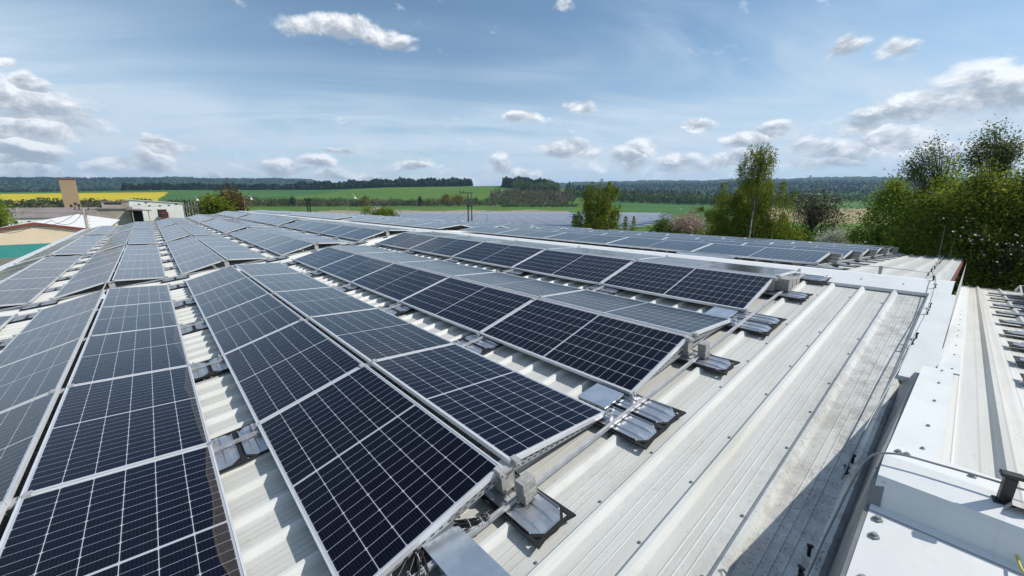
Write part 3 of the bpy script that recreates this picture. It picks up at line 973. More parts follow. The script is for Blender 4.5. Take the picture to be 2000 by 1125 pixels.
# ------------------------------------------------------------------ lightning protection: wires, holders, rods
def smooth_path(pts, n=5):
    P = [Vector(p) for p in pts]; out = []
    for i in range(len(P)-1):
        p0, p1, p2, p3 = P[max(i-1, 0)], P[i], P[i+1], P[min(i+2, len(P)-1)]
        for j in range(n):
            t = j/n
            out.append(0.5*((2*p1)+(p2-p0)*t+(2*p0-5*p1+4*p2-p3)*t*t+(3*p1-p0-3*p2+p3)*t**3))
    out.append(P[-1]); return out


b = MB(); b.tube(smooth_path([main(0.30, -1.455, .10), main(0.55, -1.475, .16), main(0.78, -1.50, .30), Vector((0.86, -1.56, .70)), Vector((0.90, -1.64, .775)), Vector((0.93, -1.80, .785)), Vector((0.95, -2.1, .79)), Vector((0.95, -2.8, .79)), Vector((0.95, -4.5, .79))]), 0.005, 6)
tag(b.obj('lightning_wire', M['wire'], smooth=True), 'grey lightning wire bending up over the white ridge cap at lower right', 'wire')
b = MB(); b.tube(smooth_path([main(1.45, -1.435, .08), main(1.9, -1.44, .10), main(2.4, -1.455, .11), main(2.9, -1.48, .14), main(3.3, -1.50, .16), main(4.0, -1.50, .14), main(5.0, -1.52, .13), main(5.9, -1.50, .13), main(6.35, -1.48, .13), far(0.5, -1.42, .13), far(2, -1.38, .11), far(5, -1.30, .1), far(8, -1.24, .1), far(11.6, -1.18, .1)]), 0.005, 6)
tag(b.obj('lightning_wire', M['wire'], smooth=True), 'long grey lightning wire running up the wall edge and over the ridge', 'wire')
b = MB(); b.tube(smooth_path([far(0.9, 0.35, .12), far(0.75, -0.3, .13), far(0.62, -0.8, .15), far(0.60, -1.2, .14), far(0.75, -1.38, .12)]), 0.005, 6)
tag(b.obj('lightning_wire', M['wire'], smooth=True), 'thin grey lightning wire along the far side of the ridge cap', 'wire')


def holder_mesh():
    b = MB()
    b.box(-0.035, -0.012, 0, 0.035, 0.012, 0.008); b.box(-0.012, -0.012, 0.008, 0.012, 0.012, 0.070)
    b.box(-0.030, -0.006, 0.055, 0.030, 0.006, 0.068); b.tube([(0, -0.022, 0.085), (0, 0.022, 0.085)], 0.014, 6)
    return b.mesh('wire_holder', M['black'])


HOLD = holder_mesh()
hl = [(main(0.28, -1.44, 0.012), 'nearest black wire holder at the foot of the wall in the shadow'), (main(0.62, -1.44, 0.06), 'black wire holder just below the bent wire end'),
      (main(0.80, -1.43, 0.04), 'thin black wire clip where the wire leaves the wall'), (main(1.75, -1.44, 0.02), 'black wire holder in the gap before the white box cap'),
      (main(1.60, -1.435, 0.02), 'lower black wire holder in the shadow of the wall'), (main(3.95, -1.50, 0.06), 'black wire holder at the start of the long cap strip'),
      (main(4.15, -1.51, 0.06), 'second black wire holder on the long cap strip'), (main(5.0, -1.52, 0.05), 'black wire holder halfway up the long cap strip'),
      (main(5.25, -1.52, 0.05), 'upper black wire holder on the long cap strip'), (main(6.1, -1.50, 0.06), 'black wire holder on the ridge cap near side'),
      (far(0.0, -1.46, 0.07), 'black wire holder on the crest of the ridge cap')]
hl += [(far(v, -1.36+0.012*v, 0.045), f'black wire holder on the far roof edge, {n} past the ridge') for v, n in ((1.2, 'first'), (2.3, 'second'), (3.4, 'third'), (4.5, 'fourth'), (5.6, 'fifth'), (6.7, 'sixth'), (8.0, 'seventh'), (9.4, 'last'))]
for p, lab in hl:
    h_ = link_mesh('wire_holder', HOLD, None, p, (0, -S1, rnd.uniform(-.5, .5))); h_.scale = (0.62, 0.62, 0.62)
    tag(h_, lab, 'wire holder', 'black lightning wire holders')
b = MB(); b.box(-0.02, -0.03, 0, 0.02, 0.03, 0.012); b.box(-0.015, -0.018, 0.012, 0.015, 0.018, 0.125); b.box(-0.017, -0.032, 0.1255, 0.017, 0.032, 0.142)
tag(bevel(b.obj('wire_holder', M['black'], loc=(0.905, -1.985, NZ+0.035), rot=(0, -0.10, 0.2))), 'tall black wire holder on the ridge cap at right edge', 'wire holder', 'black lightning wire holders')
b = MB(); b.box(-0.02, -0.02, 0, 0.02, 0.02, 0.13)
tag(bevel(b.obj('wire_holder', M['wire'], loc=far(0.42, -0.86, 0.05), rot=(0, 0, .2))), 'short grey block holding the thin wire beyond the ridge cap', 'wire holder')
for (v, y, h, lab) in ((11.5, -1.05, 1.0, 'taller thin lightning rod at the far roof corner'), (11.7, -1.3, 0.72, 'shorter thin lightning rod at the far roof corner')):
    b = MB(); b.box(-0.06, -0.06, 0, 0.06, 0.06, 0.04); b.tube([(0, 0, 0.04), (0.02, 0, h*0.6), (0.05, 0.01, h)], [0.012, 0.010, 0.006], 6)
    tag(b.obj('lightning_rod', M['wire'], loc=far(v, y, 0.04)), lab, 'lightning rod', 'thin lightning rods at the roof corner')
b = MB(); ring = []
for q in ((2010, 1060), (1996, 1061), (1988, 1068), (1986, 1082), (1989, 1096), (1994, 1108), (2000, 1118), (2010, 1128)):
    _d = ray(*q); ring.append(CAM+_d*((0.61-CAM.z)/_d.z))
ring = smooth_path(ring, 3)
b.tube(ring, 0.0045, 6)
tag(b.obj('cord_loop', M['yellow'], smooth=True), 'loop of yellow cord at the bottom right corner', 'cord')


# ================================================================== LANDSCAPE
def vcol_mat(name, rough=0.9, bmp=0.0, trans=0.0):
    """material taking its colour from the mesh attribute 'tone' mixed between two leaf / crop colours"""
    return None


def leaf_mat(name, ca, cb, trans=0.35, rough=0.55):
    m, nt, b = newmat(name)
    at_ = nt.nodes.new('ShaderNodeAttribute'); at_.attribute_name = 'tone'
    c = mixc(nt, Ex(nt, at_.outputs['Fac']), ca, cb)
    nt.links.new(c, b.inputs['Base Color']); b.inputs['Roughness'].default_value = rough
    b.inputs['Specular IOR Level'].default_value = 0.3
    if trans:
        t = nt.nodes.new('ShaderNodeBsdfTranslucent'); nt.links.new(c, t.inputs['Color'])
        mx = nt.nodes.new('ShaderNodeMixShader'); mx.inputs[0].default_value = trans
        nt.links.new(b.outputs[0], mx.inputs[1]); nt.links.new(t.outputs[0], mx.inputs[2])
        nt.links.new(mx.outputs[0], nt.nodes['Material Output'].inputs[0])
    return m


def quads_mesh(name, P, size, tone, mat, up=0.0, aspect=1.6, droop=0.0, rng=npr):
    """many small leaf-sized quads: P (n,3), size (n), tone (n)"""
    n = len(P)
    a = rng.normal(size=(n, 3)); a[:, 2] -= droop; a /= np.linalg.norm(a, axis=1)[:, None]
    c = rng.normal(size=(n, 3)); c[:, 2] += up
    b = np.cross(a, c); b /= np.linalg.norm(b, axis=1)[:, None]+1e-9
    s = size[:, None]
    V = np.stack([P-a*s*aspect/2, P+b*s*0.5+a*s*0.1, P+a*s*aspect/2, P-b*s*0.5+a*s*0.1], axis=1).reshape(-1, 3)
    me = bpy.data.meshes.new(name)
    me.vertices.add(4*n); me.vertices.foreach_set('co', V.ravel())
    me.loops.add(4*n); me.loops.foreach_set('vertex_index', np.arange(4*n, dtype=np.int32))
    me.polygons.add(n); me.polygons.foreach_set('loop_start', np.arange(0, 4*n, 4, dtype=np.int32))
    at_ = me.attributes.new('tone', 'FLOAT', 'FACE'); at_.data.foreach_set('value', np.clip(tone, 0, 1).astype(np.float32))
    me.materials.append(mat); me.update(); me.validate()
    return me


# ------------------------------------------------------------------ terrain (real heights, from surveyed sight lines)
KX = [-400, 0, 330, 600, 660, 760, 925, 1000, 1100, 1200, 1400, 1600, 1750, 2000, 2400]
RING = {
    650:  [398, 398, 400, 402, 402, 402, 400, 399, 398, 398, 404, 407, 407, 407, 407],
    900:  [384, 385, 384, 383, 383, 382, 377, 375, 379, 391, 398, 401, 401, 401, 401],
    1150: [378, 378, 374, 372, 370, 366, 363.5, 362.5, 369, 384, 394, 393, 391, 391, 391],
    1400: [377, 376, 371, 371, 371, 366, 364, 367, 372, 382, 388, 387, 386, 386, 386],
    1800: [379, 379, 374, 373, 373, 372, 371, 371, 369, 378, 379, 377, 377, 377, 377],
    2700: [377, 377, 371, 371, 373, 374, 374, 372, 366, 365, 363, 361, 362, 362, 362],
    4200: [350, 350, 350, 353, 362, 374, 374, 372, 361, 357, 354, 350, 349, 349, 349],
    5200: [347.5, 347.5, 346.5, 349, 358, 372, 370, 365, 357, 353.5, 351.5, 346.5, 346, 346, 346],
    7000: [366]*15,
}
AZK = [math.atan2(ray(x, 393).y, ray(x, 393).x) for x in KX]
def ring_z(x, y, r): return (at(x, y, r)).z
RR = [12, 60, 150, 250, 345, 400, 460, 520] + sorted(RING)
ZT = []
for r in RR:
    if r in RING: ZT.append([ring_z(x, y, r) for x, y in zip(KX, RING[r])])
    else:
        zl, zr = {12: (-6.5, -6.5), 60: (-6.5, -6.5), 150: (-6.5, -9.4), 250: (-8.0, -9.4), 345: (-8.3, -8.9), 400: (-7.0, -7.4), 460: (-5.5, -5.8), 520: (-5.2, -5.2)}[r]
        ZT.append([zl if x < 500 else zr for x in KX])
ZT = np.array(ZT); AZA = np.array(AZK[::-1]); ZTR = ZT[:, ::-1]
LR = np.log(np.array(RR, float))


def terr(az, r):
    az = np.asarray(az, float); r = np.asarray(r, float)
    lr = np.clip(np.log(np.maximum(r, 1.0)), LR[0], LR[-1])
    col = np.stack([np.interp(az, AZA, row) for row in ZTR], axis=-1)       # (..., rings)
    k = np.clip(np.searchsorted(LR, lr)-1, 0, len(LR)-2)
    t = (lr-LR[k])/(LR[k+1]-LR[k]); t = t*t*(3-2*t)*0.5+t*0.5
    a = np.take_along_axis(col, k[..., None], -1)[..., 0]; b = np.take_along_axis(col, (k+1)[..., None], -1)[..., 0]
    return a+(b-a)*t


def wob(az, r, s=1.0):
    return (np.sin(az*37*s+r*.004)+0.6*np.sin(az*83*s+1.3)+0.4*np.sin(az*211*s+.7+r*.002)+.25*np.sin(az*467*s))/2.2


def xaz(x): d = ray(x, 393); return math.atan2(d.y, d.x)


def pol(az, r, dz=0.0):
    return Vector((CAM.x+r*math.cos(az), CAM.y+r*math.sin(az), float(terr(az, r))+dz))


def ground_pt(x, r, dz=0.0): return pol(xaz(x), r, dz)


def field_mat(name, ca, cb, rows=0.0, fine=0.8, rough=0.95):
    m, nt, b = newmat(name)
    co = coords(nt, 'Object')
    n1 = noise(nt, co, 0.006, 5, 0.6); n2 = noise(nt, co, fine, 4, 0.7); n3 = noise(nt, co, 0.05, 4, 0.65)
    c = mixc(nt, n1.sstep(0.35, 0.65), ca, cb)
    c = mixc(nt, (n2-0.5)*1.2+0.18, c, tuple(v*0.62 for v in ca))
    c = mixc(nt, n3.sstep(0.5, 0.8)*0.3, c, tuple(v*0.8 for v in cb))
    if rows:
        x, y, z = sep(nt, co)
        t = (((x*0.8+y*0.6)/rows).frac()-0.5).abs().sstep(0.46, 0.5)
        c = mixc(nt, t*0.30, c, tuple(v*0.6 for v in ca))
    nt.links.new(c, b.inputs['Base Color']); b.inputs['Roughness'].default_value = rough
    b.inputs['Specular IOR Level'].default_value = 0.1
    return m


TM = {
    'ground': field_mat('yard_ground', (0.20, 0.185, 0.16), (0.12, 0.125, 0.08), fine=1.2),
    'meadow': field_mat('grass', (0.075, 0.145, 0.030), (0.095, 0.17, 0.030)),
    'wheat_field': field_mat('young_wheat', (0.055, 0.135, 0.040), (0.070, 0.165, 0.040), rows=24),
    'hill_field': field_mat('hill_crop', (0.105, 0.185, 0.030), (0.080, 0.165, 0.030), rows=30),
    'rapeseed_field': field_mat('rapeseed', (0.55, 0.44, 0.014), (0.46, 0.39, 0.025), rows=40),
    'bare_bank': field_mat('sandy_soil', (0.34, 0.29, 0.20), (0.24, 0.22, 0.14), fine=0.12),
    'stubble_field': field_mat('stubble', (0.33, 0.27, 0.15), (0.26, 0.24, 0.11), fine=0.4),
    'forest_hills': field_mat('forest_cover', (0.026, 0.052, 0.022), (0.040, 0.070, 0.026), fine=0.03),
}


def build_terrain():
    # fine azimuth steps inside the view, coarse elsewhere
    a0, a1 = xaz(2300), xaz(-300)
    azs = np.concatenate([np.linspace(a1-2*math.pi+0.02+2*math.pi, a0+2*math.pi, 40)[:-1]-2*math.pi, np.linspace(a0, a1, 560)])
    azs = np.concatenate([np.linspace(a0, a1, 560), np.linspace(a1, a0+2*math.pi, 40)[1:-1]])
    rs = np.unique(np.concatenate([[3, 12, 30, 60, 100], np.linspace(140, 250, 12), np.linspace(250, 700, 46), np.geomspace(700, 1500, 60), np.geomspace(1500, 7000, 44)]))
    na, nr = len(azs), len(rs)
    A, Rr = np.meshgrid(azs, rs, indexing='ij')
    Aw = np.where(A > math.pi+0.5, A-2*math.pi, A)
    Z = terr(Aw, Rr)
    far_ = np.clip((Rr-1600)/2000, 0, 1)
    Z = Z + far_*(wob(Aw, Rr)*9*np.clip(Rr/5000, 0, 1) + npr.normal(size=Z.shape)*3.0) + np.clip((Rr-180)/300, 0, 1)*npr.normal(size=Z.shape)*0.06
    V = np.stack([CAM.x+Rr*np.cos(A), CAM.y+Rr*np.sin(A), Z], -1).reshape(-1, 3)
    XK = np.array([xaz(x) for x in np.arange(-500, 2500, 20)][::-1]); PX = np.arange(-500, 2500, 20)[::-1]
    am = 0.5*(Aw+np.roll(Aw, -1, 0)); am[-1] = Aw[-1]
    faces = {k: [] for k in TM}
    for i in range(na):
        j2 = (i+1) % na
        a = 0.5*(azs[i]+azs[j2]) if j2 else azs[i]
        x = float(np.interp(a, XK, PX)) if a < math.pi else -500.0
        for k in range(nr-1):
            r = 0.5*(rs[k]+rs[k+1])
            if r > 1750 or (r > 1420 and x < 330): reg = 'forest_hills'
            elif r < 175: reg = 'ground' if x < 380 else 'meadow'
            elif x < 300+(r-650)*0.075 and 640 < r < 1080 and not (112 < x < 168 and r < 700): reg = 'rapeseed_field'
            elif 344 < r < 418+10*math.sin(x*.05) and 560 < x < 1110: reg = 'bare_bank'
            elif 1150 > x > 400 and r > 700: reg = 'hill_field' if x > 480+(r-700)*0.55 else 'wheat_field'
            elif x <= 400 and r > 640: reg = 'wheat_field'
            elif x > 1500 and 270 < r < 560: reg = 'stubble_field'
            elif x >= 1150 and r > 360 and r < 900: reg = 'wheat_field'
            elif x >= 1150 and 900 <= r: reg = 'hill_field'
            else: reg = 'meadow'
            p = i*nr+k; q = j2*nr+k
            faces[reg].append((p, q, q+1, p+1))
    for reg, fs in faces.items():
        fs = np.array(fs); ids, inv = np.unique(fs, return_inverse=True); inv = inv.reshape(fs.shape)
        me = bpy.data.meshes.new(reg); me.from_pydata(V[ids].tolist(), [], inv.tolist())
        me.polygons.foreach_set('use_smooth', [True]*len(fs)); me.materials.append(TM[reg]); me.update()
        o = link_mesh(reg, me); o['kind'] = 'structure'


build_terrain()


# ------------------------------------------------------------------ distant woods and hedges
LM = {
    'conifer': leaf_mat('needles', (0.014, 0.034, 0.018), (0.034, 0.062, 0.026), 0.1),
    'decid': leaf_mat('spring_leaves', (0.035, 0.075, 0.014), (0.095, 0.145, 0.028), 0.3),
    'hedge': leaf_mat('hedge_leaves', (0.030, 0.045, 0.015), (0.085, 0.10, 0.035), 0.2),
    'scrub': leaf_mat('grey_scrub', (0.095, 0.070, 0.048), (0.12, 0.125, 0.045), 0.2),
    'birch': leaf_mat('birch_leaves', (0.085, 0.125, 0.008), (0.27, 0.31, 0.026), 0.5),
    'dark': leaf_mat('dark_leaves', (0.045, 0.095, 0.008), (0.33, 0.42, 0.045), 0.5),
    'wispy': leaf_mat('wispy_leaves', (0.075, 0.105, 0.025), (0.17, 0.22, 0.055), 0.45),
    'olive': leaf_mat('olive_leaves', (0.045, 0.080, 0.008), (0.34, 0.38, 0.045), 0.5),
    'bare': leaf_mat('bare_twigs', (0.075, 0.062, 0.036), (0.14, 0.135, 0.055), 0.1),
    'russet': leaf_mat('russet_leaves', (0.085, 0.055, 0.018), (0.20, 0.135, 0.035), 0.3),
    'gold': leaf_mat('golden_leaves', (0.16, 0.115, 0.016), (0.30, 0.22, 0.03), 0.3),
    'blossom': leaf_mat('pink_blossom', (0.24, 0.17, 0.13), (0.55, 0.44, 0.37), 0.3),
    'white': leaf_mat('white_blossom', (0.24, 0.26, 0.16), (0.80, 0.78, 0.74), 0.3),
    'fresh': leaf_mat('fresh_green', (0.045, 0.090, 0.006), (0.15, 0.22, 0.016), 0.4),
}


def wood(name, label, mat, spots, hrange, wf, per, qs, conifer=False, seed=1):
    """one mass of trees: spots = list of (az, r)"""
    g = np.random.default_rng(seed); P, S, T = [], [], []
    sp = np.array(spots); n = len(sp)
    z = terr(sp[:, 0], sp[:, 1])
    h = g.uniform(*hrange, n)*(1+0.25*wob(sp[:, 0]*3, sp[:, 1]))
    for i in range(n):
        w = h[i]*wf*g.uniform(0.8, 1.25)
        m = per
        if conifer:
            t = g.random(m)**1.5; rad = w*(1-t)*0.5*np.sqrt(g.uniform(0.3, 1.0, m)); zz = h[i]*(0.08+0.92*t)
        else:
            d = g.normal(size=(m, 3)); d /= np.linalg.norm(d, axis=1)[:, None]
            q = g.random(m)**0.4
            rad = np.hypot(d[:, 0], d[:, 1])*q*w*0.5; zz = h[i]*(0.5+0.5*d[:, 2]*q)
            zz = np.maximum(zz, 0.3)
        an = g.uniform(0, 2*math.pi, m)
        X = CAM.x+sp[i, 1]*math.cos(sp[i, 0])+rad*np.cos(an); Y = CAM.y+sp[i, 1]*math.sin(sp[i, 0])+rad*np.sin(an)
        P.append(np.stack([X, Y, z[i]+zz], -1)); S.append(np.full(m, qs)*g.uniform(.7, 1.4, m))
        T.append(np.full(m, g.random()*0.7)+g.random(m)*0.3)
    me = quads_mesh(name, np.concatenate(P), np.concatenate(S), np.concatenate(T), mat, aspect=2.0 if conifer else 1.2, droop=0, rng=g)
    tag(link_mesh(name, me), label, 'trees', kind='stuff')


def scatter(n, x0, x1, r0, r1, seed, fn=None):
    g = np.random.default_rng(seed); out = []
    while len(out) < n:
        x, r = g.uniform(x0, x1), g.uniform(r0, r1)
        if fn is None or fn(x, r): out.append((xaz(x), r))
    return out


wood('forest', 'dark conifer strip behind the green fields left of the hill wood', LM['conifer'], scatter(1500, 245, 600, 1330, 1480, 3), (13, 17), 0.45, 24, 2.2, True, 3)
hillwood = lambda x, r: (1185+ (760-x)*0.9 if x < 760 else 1185) < r
wood('forest', 'dark conifer wood along the crest of the green hill', LM['conifer'], scatter(2000, 585, 922, 1180, 1420, 4, hillwood), (19, 24), 0.42, 26, 2.3, True, 4)
wood('forest', 'paler broadleaf trees among the crest wood on the green hill', LM['decid'], scatter(420, 585, 922, 1170, 1420, 5, hillwood), (15, 21), 0.75, 50, 2.3, False, 5)
wood('forest', 'dark conifers of the rounded wood on the middle knoll', LM['conifer'], scatter(520, 982, 1066, 1020, 1190, 6), (19, 24), 0.40, 30, 2.0, True, 6)
wood('forest', 'green broadleaf trees of the rounded wood on the middle knoll', LM['decid'], scatter(420, 1004, 1090, 940, 1180, 7), (17, 22), 0.75, 60, 2.0, False, 7)
wood('forest', 'greyish brown scrub on the slope below the rounded wood', LM['scrub'], scatter(300, 958, 1120, 650, 860, 8), (7, 13), 0.9, 60, 1.4, False, 8)
wood('hedgerow', 'mixed green hedgerow along the foot of the green hill', LM['decid'], scatter(420, 420, 1000, 585, 690, 9), (7, 12), 1.0, 60, 1.1, False, 9)
wood('hedgerow', 'brownish scrub in the hedgerow at the foot of the green hill', LM['scrub'], scatter(420, 380, 1110, 570, 660, 10), (5, 11), 1.1, 50, 1.0, False, 10)
wood('hedgerow', 'dark green hedgerow in front of the yellow rapeseed field', LM['hedge'], scatter(420, -60, 420, 330, 600, 11), (5, 9), 1.1, 60, 1.2, False, 11)
wood('hedgerow', 'greyish scrub in front of the yellow rapeseed field', LM['scrub'], scatter(220, -60, 420, 300, 540, 12), (4, 8), 1.1, 50, 1.1, False, 12)
wood('forest', 'mixed green forest band beyond the flat green field on the right', LM['decid'], scatter(560, 1105, 1540, 720, 1000, 13), (13, 19), 0.75, 60, 1.9, False, 13)
wood('forest', 'dark conifers in the forest band beyond the flat green field', LM['conifer'], scatter(420, 1105, 1560, 800, 1100, 14), (16, 22), 0.36, 34, 2.0, True, 14)
wood('forest', 'grey leafless trees in the forest band beyond the flat green field', LM['scrub'], scatter(200, 1200, 1560, 960, 1200, 15), (14, 20), 0.7, 55, 1.8, False, 15)
wood('forest', 'dark forest on the hills at far right', LM['conifer'], scatter(2600, 1120, 2100, 1700, 3300, 16), (10, 14), 0.8, 10, 4.0, True, 16)
wood('forest', 'green trees of the valley edge at far right', LM['decid'], scatter(420, 1540, 2100, 1000, 1500, 17), (10, 16), 0.9, 45, 2.2, False, 17)
wood('forest', 'dark forest on the long blue ridge at far left', LM['conifer'], scatter(1800, -100, 640, 2000, 4300, 18), (9, 13), 1.2, 8, 5.0, True, 18)
wood('hedgerow', 'low shrubs between the green strip and the flat solar field', LM['decid'], scatter(150, 980, 1130, 520, 560, 19), (2, 5), 1.2, 40, 0.8, False, 19)


# ------------------------------------------------------------------ the flat solar field on the plain
def build_solar_field():
    m, nt, b = newmat('field_solar')
    uv = coords(nt, 'UV'); u, v, _ = sep(nt, uv)
    gx = ((u/1.05).frac()-0.5).abs().gt(0.455); gy = ((v/1.0).frac()-0.5).abs().gt(0.44)
    c = mixc(nt, (gx*0.7).mx(gy*0.5).mx(v.lt(0.32)).mx(v.gt(2.8)), (0.022, 0.048, 0.105), (0.52, 0.56, 0.62))
    nt.links.new(c, b.inputs['Base Color']); b.inputs['Roughness'].default_value = 0.25; b.inputs['IOR'].default_value = 1.45
    vs, fs, uvs = [], [], []
    ax = Vector((math.cos(R(-38)), math.sin(R(-38)), 0))   # row direction, roughly across the view
    nx = Vector((-ax.y, ax.x, 0))
    for k in range(64):
        base = CAM + nx*(150+k*5.2)
        for s in range(-42, 30):
            p0 = base+ax*(s*8.4); p1 = p0+ax*8.1
            c0 = (p0+p1)/2; rel = c0-CAM; r = math.hypot(rel.x, rel.y); az = math.atan2(rel.y, rel.x)
            pxx = px(Vector((c0.x, c0.y, -8)))
            if pxx is None or r < 165 or r > 342: continue
            x = pxx[0]
            lim = 1312-max(0, (250-r))*0.9 if r < 250 else 1312-(r-250)*0.12
            if x < 690+max(0, (300-r)) or x > lim: continue
            if 1120 < x < 1140 and r > 220: continue
            z = float(terr(az, r))
            q = [p0, p1, p1+nx*2.6, p0+nx*2.6]; kk = len(vs)
            for i, p in enumerate(q): vs.append((p.x, p.y, z+(0.9 if i < 2 else 2.1)))
            for i, p in enumerate(q): vs.append((p.x, p.y, z+(0.9 if i < 2 else 2.1)-0.05))
            fs += [(kk, kk+1, kk+2, kk+3), (kk+7, kk+6, kk+5, kk+4), (kk, kk+4, kk+5, kk+1), (kk+2, kk+6, kk+7, kk+3)]
            uvs += [(0, 0), (8.4, 0), (8.4, 3), (0, 3)]+[(0.5, 0.5)]*12
    me = bpy.data.meshes.new('solar_field'); me.from_pydata(vs, [], fs)
    ul = me.uv_layers.new(name='UVMap'); ul.data.foreach_set('uv', [t for q in uvs for t in q])
    me.materials.append(m)
    tag(link_mesh('solar_field', me), 'wide field of low blue solar tables on the plain beyond the roof', 'solar field', kind='stuff')


build_solar_field()


# ------------------------------------------------------------------ nearer trees
BARK = simple('bark', (0.085, 0.065, 0.048), 0.9, 0, 0.3, 6)
BIRCHBARK = simple('birch_bark', (0.50, 0.48, 0.43), 0.8, 0, 0.2, 2.5, c2=(0.12, 0.11, 0.10))


def tree(name, label, cat, base, height, crown, mat, n, leaf, group=None, bark=BARK, trunk_r=0.14, seed=1, clump=0.55, limb=0.38, droop=0.0, lean=(0, 0), nclump=60, hollow=0.35, tw=0.012, fine=True, stems=1):
    """crown: list of ellipsoids (dx, dy, z_centre, rx, ry, rz) in metres above the base"""
    g = np.random.default_rng(seed)
    root = empty(name, label, cat, tuple(base), (0, 0, 0), group)
    vol = np.array([c[3]*c[4]*c[5] for c in crown]); vol = vol/vol.sum()
    cl = []
    for _ in range(nclump):
        c = crown[g.choice(len(crown), p=vol)]
        d = g.normal(size=3); d /= np.linalg.norm(d); q = hollow+(1-hollow)*g.random()**0.6
        cl.append((c[0]+d[0]*q*c[3], c[1]+d[1]*q*c[4], c[2]+d[2]*q*c[5]))
    cl = np.array(cl)
    tb = MB()
    for st in range(stems):
        sx, sy = (0, 0) if stems == 1 else (g.normal()*0.9, g.normal()*0.9)
        lx, ly = (lean[0]+g.normal()*0.25, lean[1]+g.normal()*0.25) if stems > 1 else lean
        pts, rad = [], []
        hh = height*(0.97 if stems == 1 else g.uniform(0.6, 0.9))
        for i in range(9):
            t = i/8
            pts.append((sx+lx*t*t+0.12*math.sin(3*t+seed)*t, sy+ly*t*t+0.10*math.cos(4*t+seed)*t, hh*t-0.3)); rad.append(trunk_r*(1-t)**0.8+0.012)
        tb.tube(pts, rad, 8)
    if fine:
        lb = MB()
        for c in cl[: min(len(cl), 260)]:
            z0 = max(0.12*height, min(c[2]-0.25*height*g.uniform(0.3, 0.9)-0.2*np.hypot(c[0], c[1]), 0.92*height)); t = max(0, z0/height)
            p0 = Vector((lean[0]*t*t, lean[1]*t*t, z0)); p2 = Vector(c)
            p1 = p0.lerp(p2, 0.5)+Vector((0, 0, 0.08*height*(g.random()-0.2)))
            r0 = max(tw, trunk_r*(1-t)*limb)
            lb.tube([p0, p1, p2], [r0, r0*0.6, tw*0.5], 5, cap=False)
        lb.obj('branches', BARK, root, smooth=True)
    tb.obj('trunk', bark, root, smooth=True)
    per = max(1, n//nclump); P, T, S = [], [], []
    for i, c in enumerate(cl):
        m = int(per*g.uniform(0.5, 1.5))
        q = g.normal(size=(m, 3))*clump*g.uniform(0.6, 1.25)
        if droop:
            q[:, 2] = -np.abs(g.gamma(1.6, droop, m)); q[:, :2] *= 0.55*(0.3+np.abs(q[:, 2:3])/max(droop, .1)*0.35)
        P.append(np.array(c)+q)
        T.append(np.full(m, g.random()**1.4*0.65)+g.random(m)**1.5*0.40)
        S.append(leaf*g.uniform(0.6, 1.35, m))
    P = np.concatenate(P); P[:, 2] = np.maximum(P[:, 2], 0.15)
    me = quads_mesh('crown', P, np.concatenate(S), np.concatenate(T), mat, aspect=1.5, droop=1.2 if droop else 0.2, rng=g)
    link_mesh('crown', me, root)
    return root


def rel(x, y, r, base):
    p = at(x, y, r); return p-base


def hgt(x, y, r, base): return (at(x, y, r)-base).z


def spread(x0, x1, r):
    a, b = at(x0, 393, r), at(x1, 393, r); return (a-b).length


def crown_px(base, r, spec):
    """spec rows: (x, y, half width px, half height px, depth m) -> ellipsoids"""
    out = []
    for (x, y, hw, hh, dep) in spec:
        p = at(x, y, r)-base
        out.append((p.x, p.y, p.z, spread(x-hw, x+hw, r)/2, spread(x-hw, x+hw, r)/2 if dep is None else dep, (at(x, y-hh, r).z-at(x, y+hh, r).z)/2))
    return out


# middle birch beyond the far rows
r = 62; b0 = ground_pt(1172, r)
tree('birch_tree', 'bushy green birch standing alone before the flat solar field', 'tree', b0, hgt(1180, 342, r, b0),
     crown_px(b0, r, [(1176, 388, 40, 36, None), (1172, 425, 54, 30, None), (1160, 368, 16, 18, None), (1192, 364, 18, 18, None), (1176, 354, 8, 12, None), (1232, 438, 14, 20, None), (1126, 436, 18, 18, None)]),
     LM['birch'], 26000, 0.125, trunk_r=0.16, seed=21, clump=0.55, droop=0.45, nclump=240, hollow=0.2)
# tall birch and the thicket round its foot
r = 36; b0 = ground_pt(1470, r)
tree('birch_tree', 'tall slender birch with white trunk above the green thicket', 'tree', b0, hgt(1488, 272, r, b0),
     crown_px(b0, r, [(1480, 308, 38, 38, None), (1472, 348, 42, 22, None), (1506, 302, 18, 22, None), (1488, 282, 16, 14, None), (1452, 318, 14, 16, None)]),
     LM['birch'], 11500, 0.058, bark=BIRCHBARK, trunk_r=0.062, seed=22, limb=0.28, clump=0.30, droop=0.30, nclump=230, hollow=0.1, lean=(0.35, -0.35), tw=0.006)
b0 = ground_pt(1470, 39.5)
tree('willow_thicket', 'dense yellow green thicket round the foot of the tall birch', 'tree', b0, hgt(1470, 352, 39.5, b0),
     crown_px(b0, 39.5, [(1472, 398, 56, 52, 1.6), (1436, 380, 34, 42, 1.4), (1510, 388, 42, 52, 1.5), (1475, 372, 50, 30, 1.4), (1408, 420, 20, 40, 1.2), (1520, 440, 46, 30, 2.0), (1430, 440, 50, 26, 2.0), (1422, 350, 6, 10, 0.4), (1470, 470, 90, 30, 2.5)]),
     LM['birch'], 52000, 0.082, bark=BIRCHBARK, trunk_r=0.07, seed=23, clump=0.5, droop=0.55, nclump=280, hollow=0.25, stems=6)
b0 = ground_pt(1590, 44)
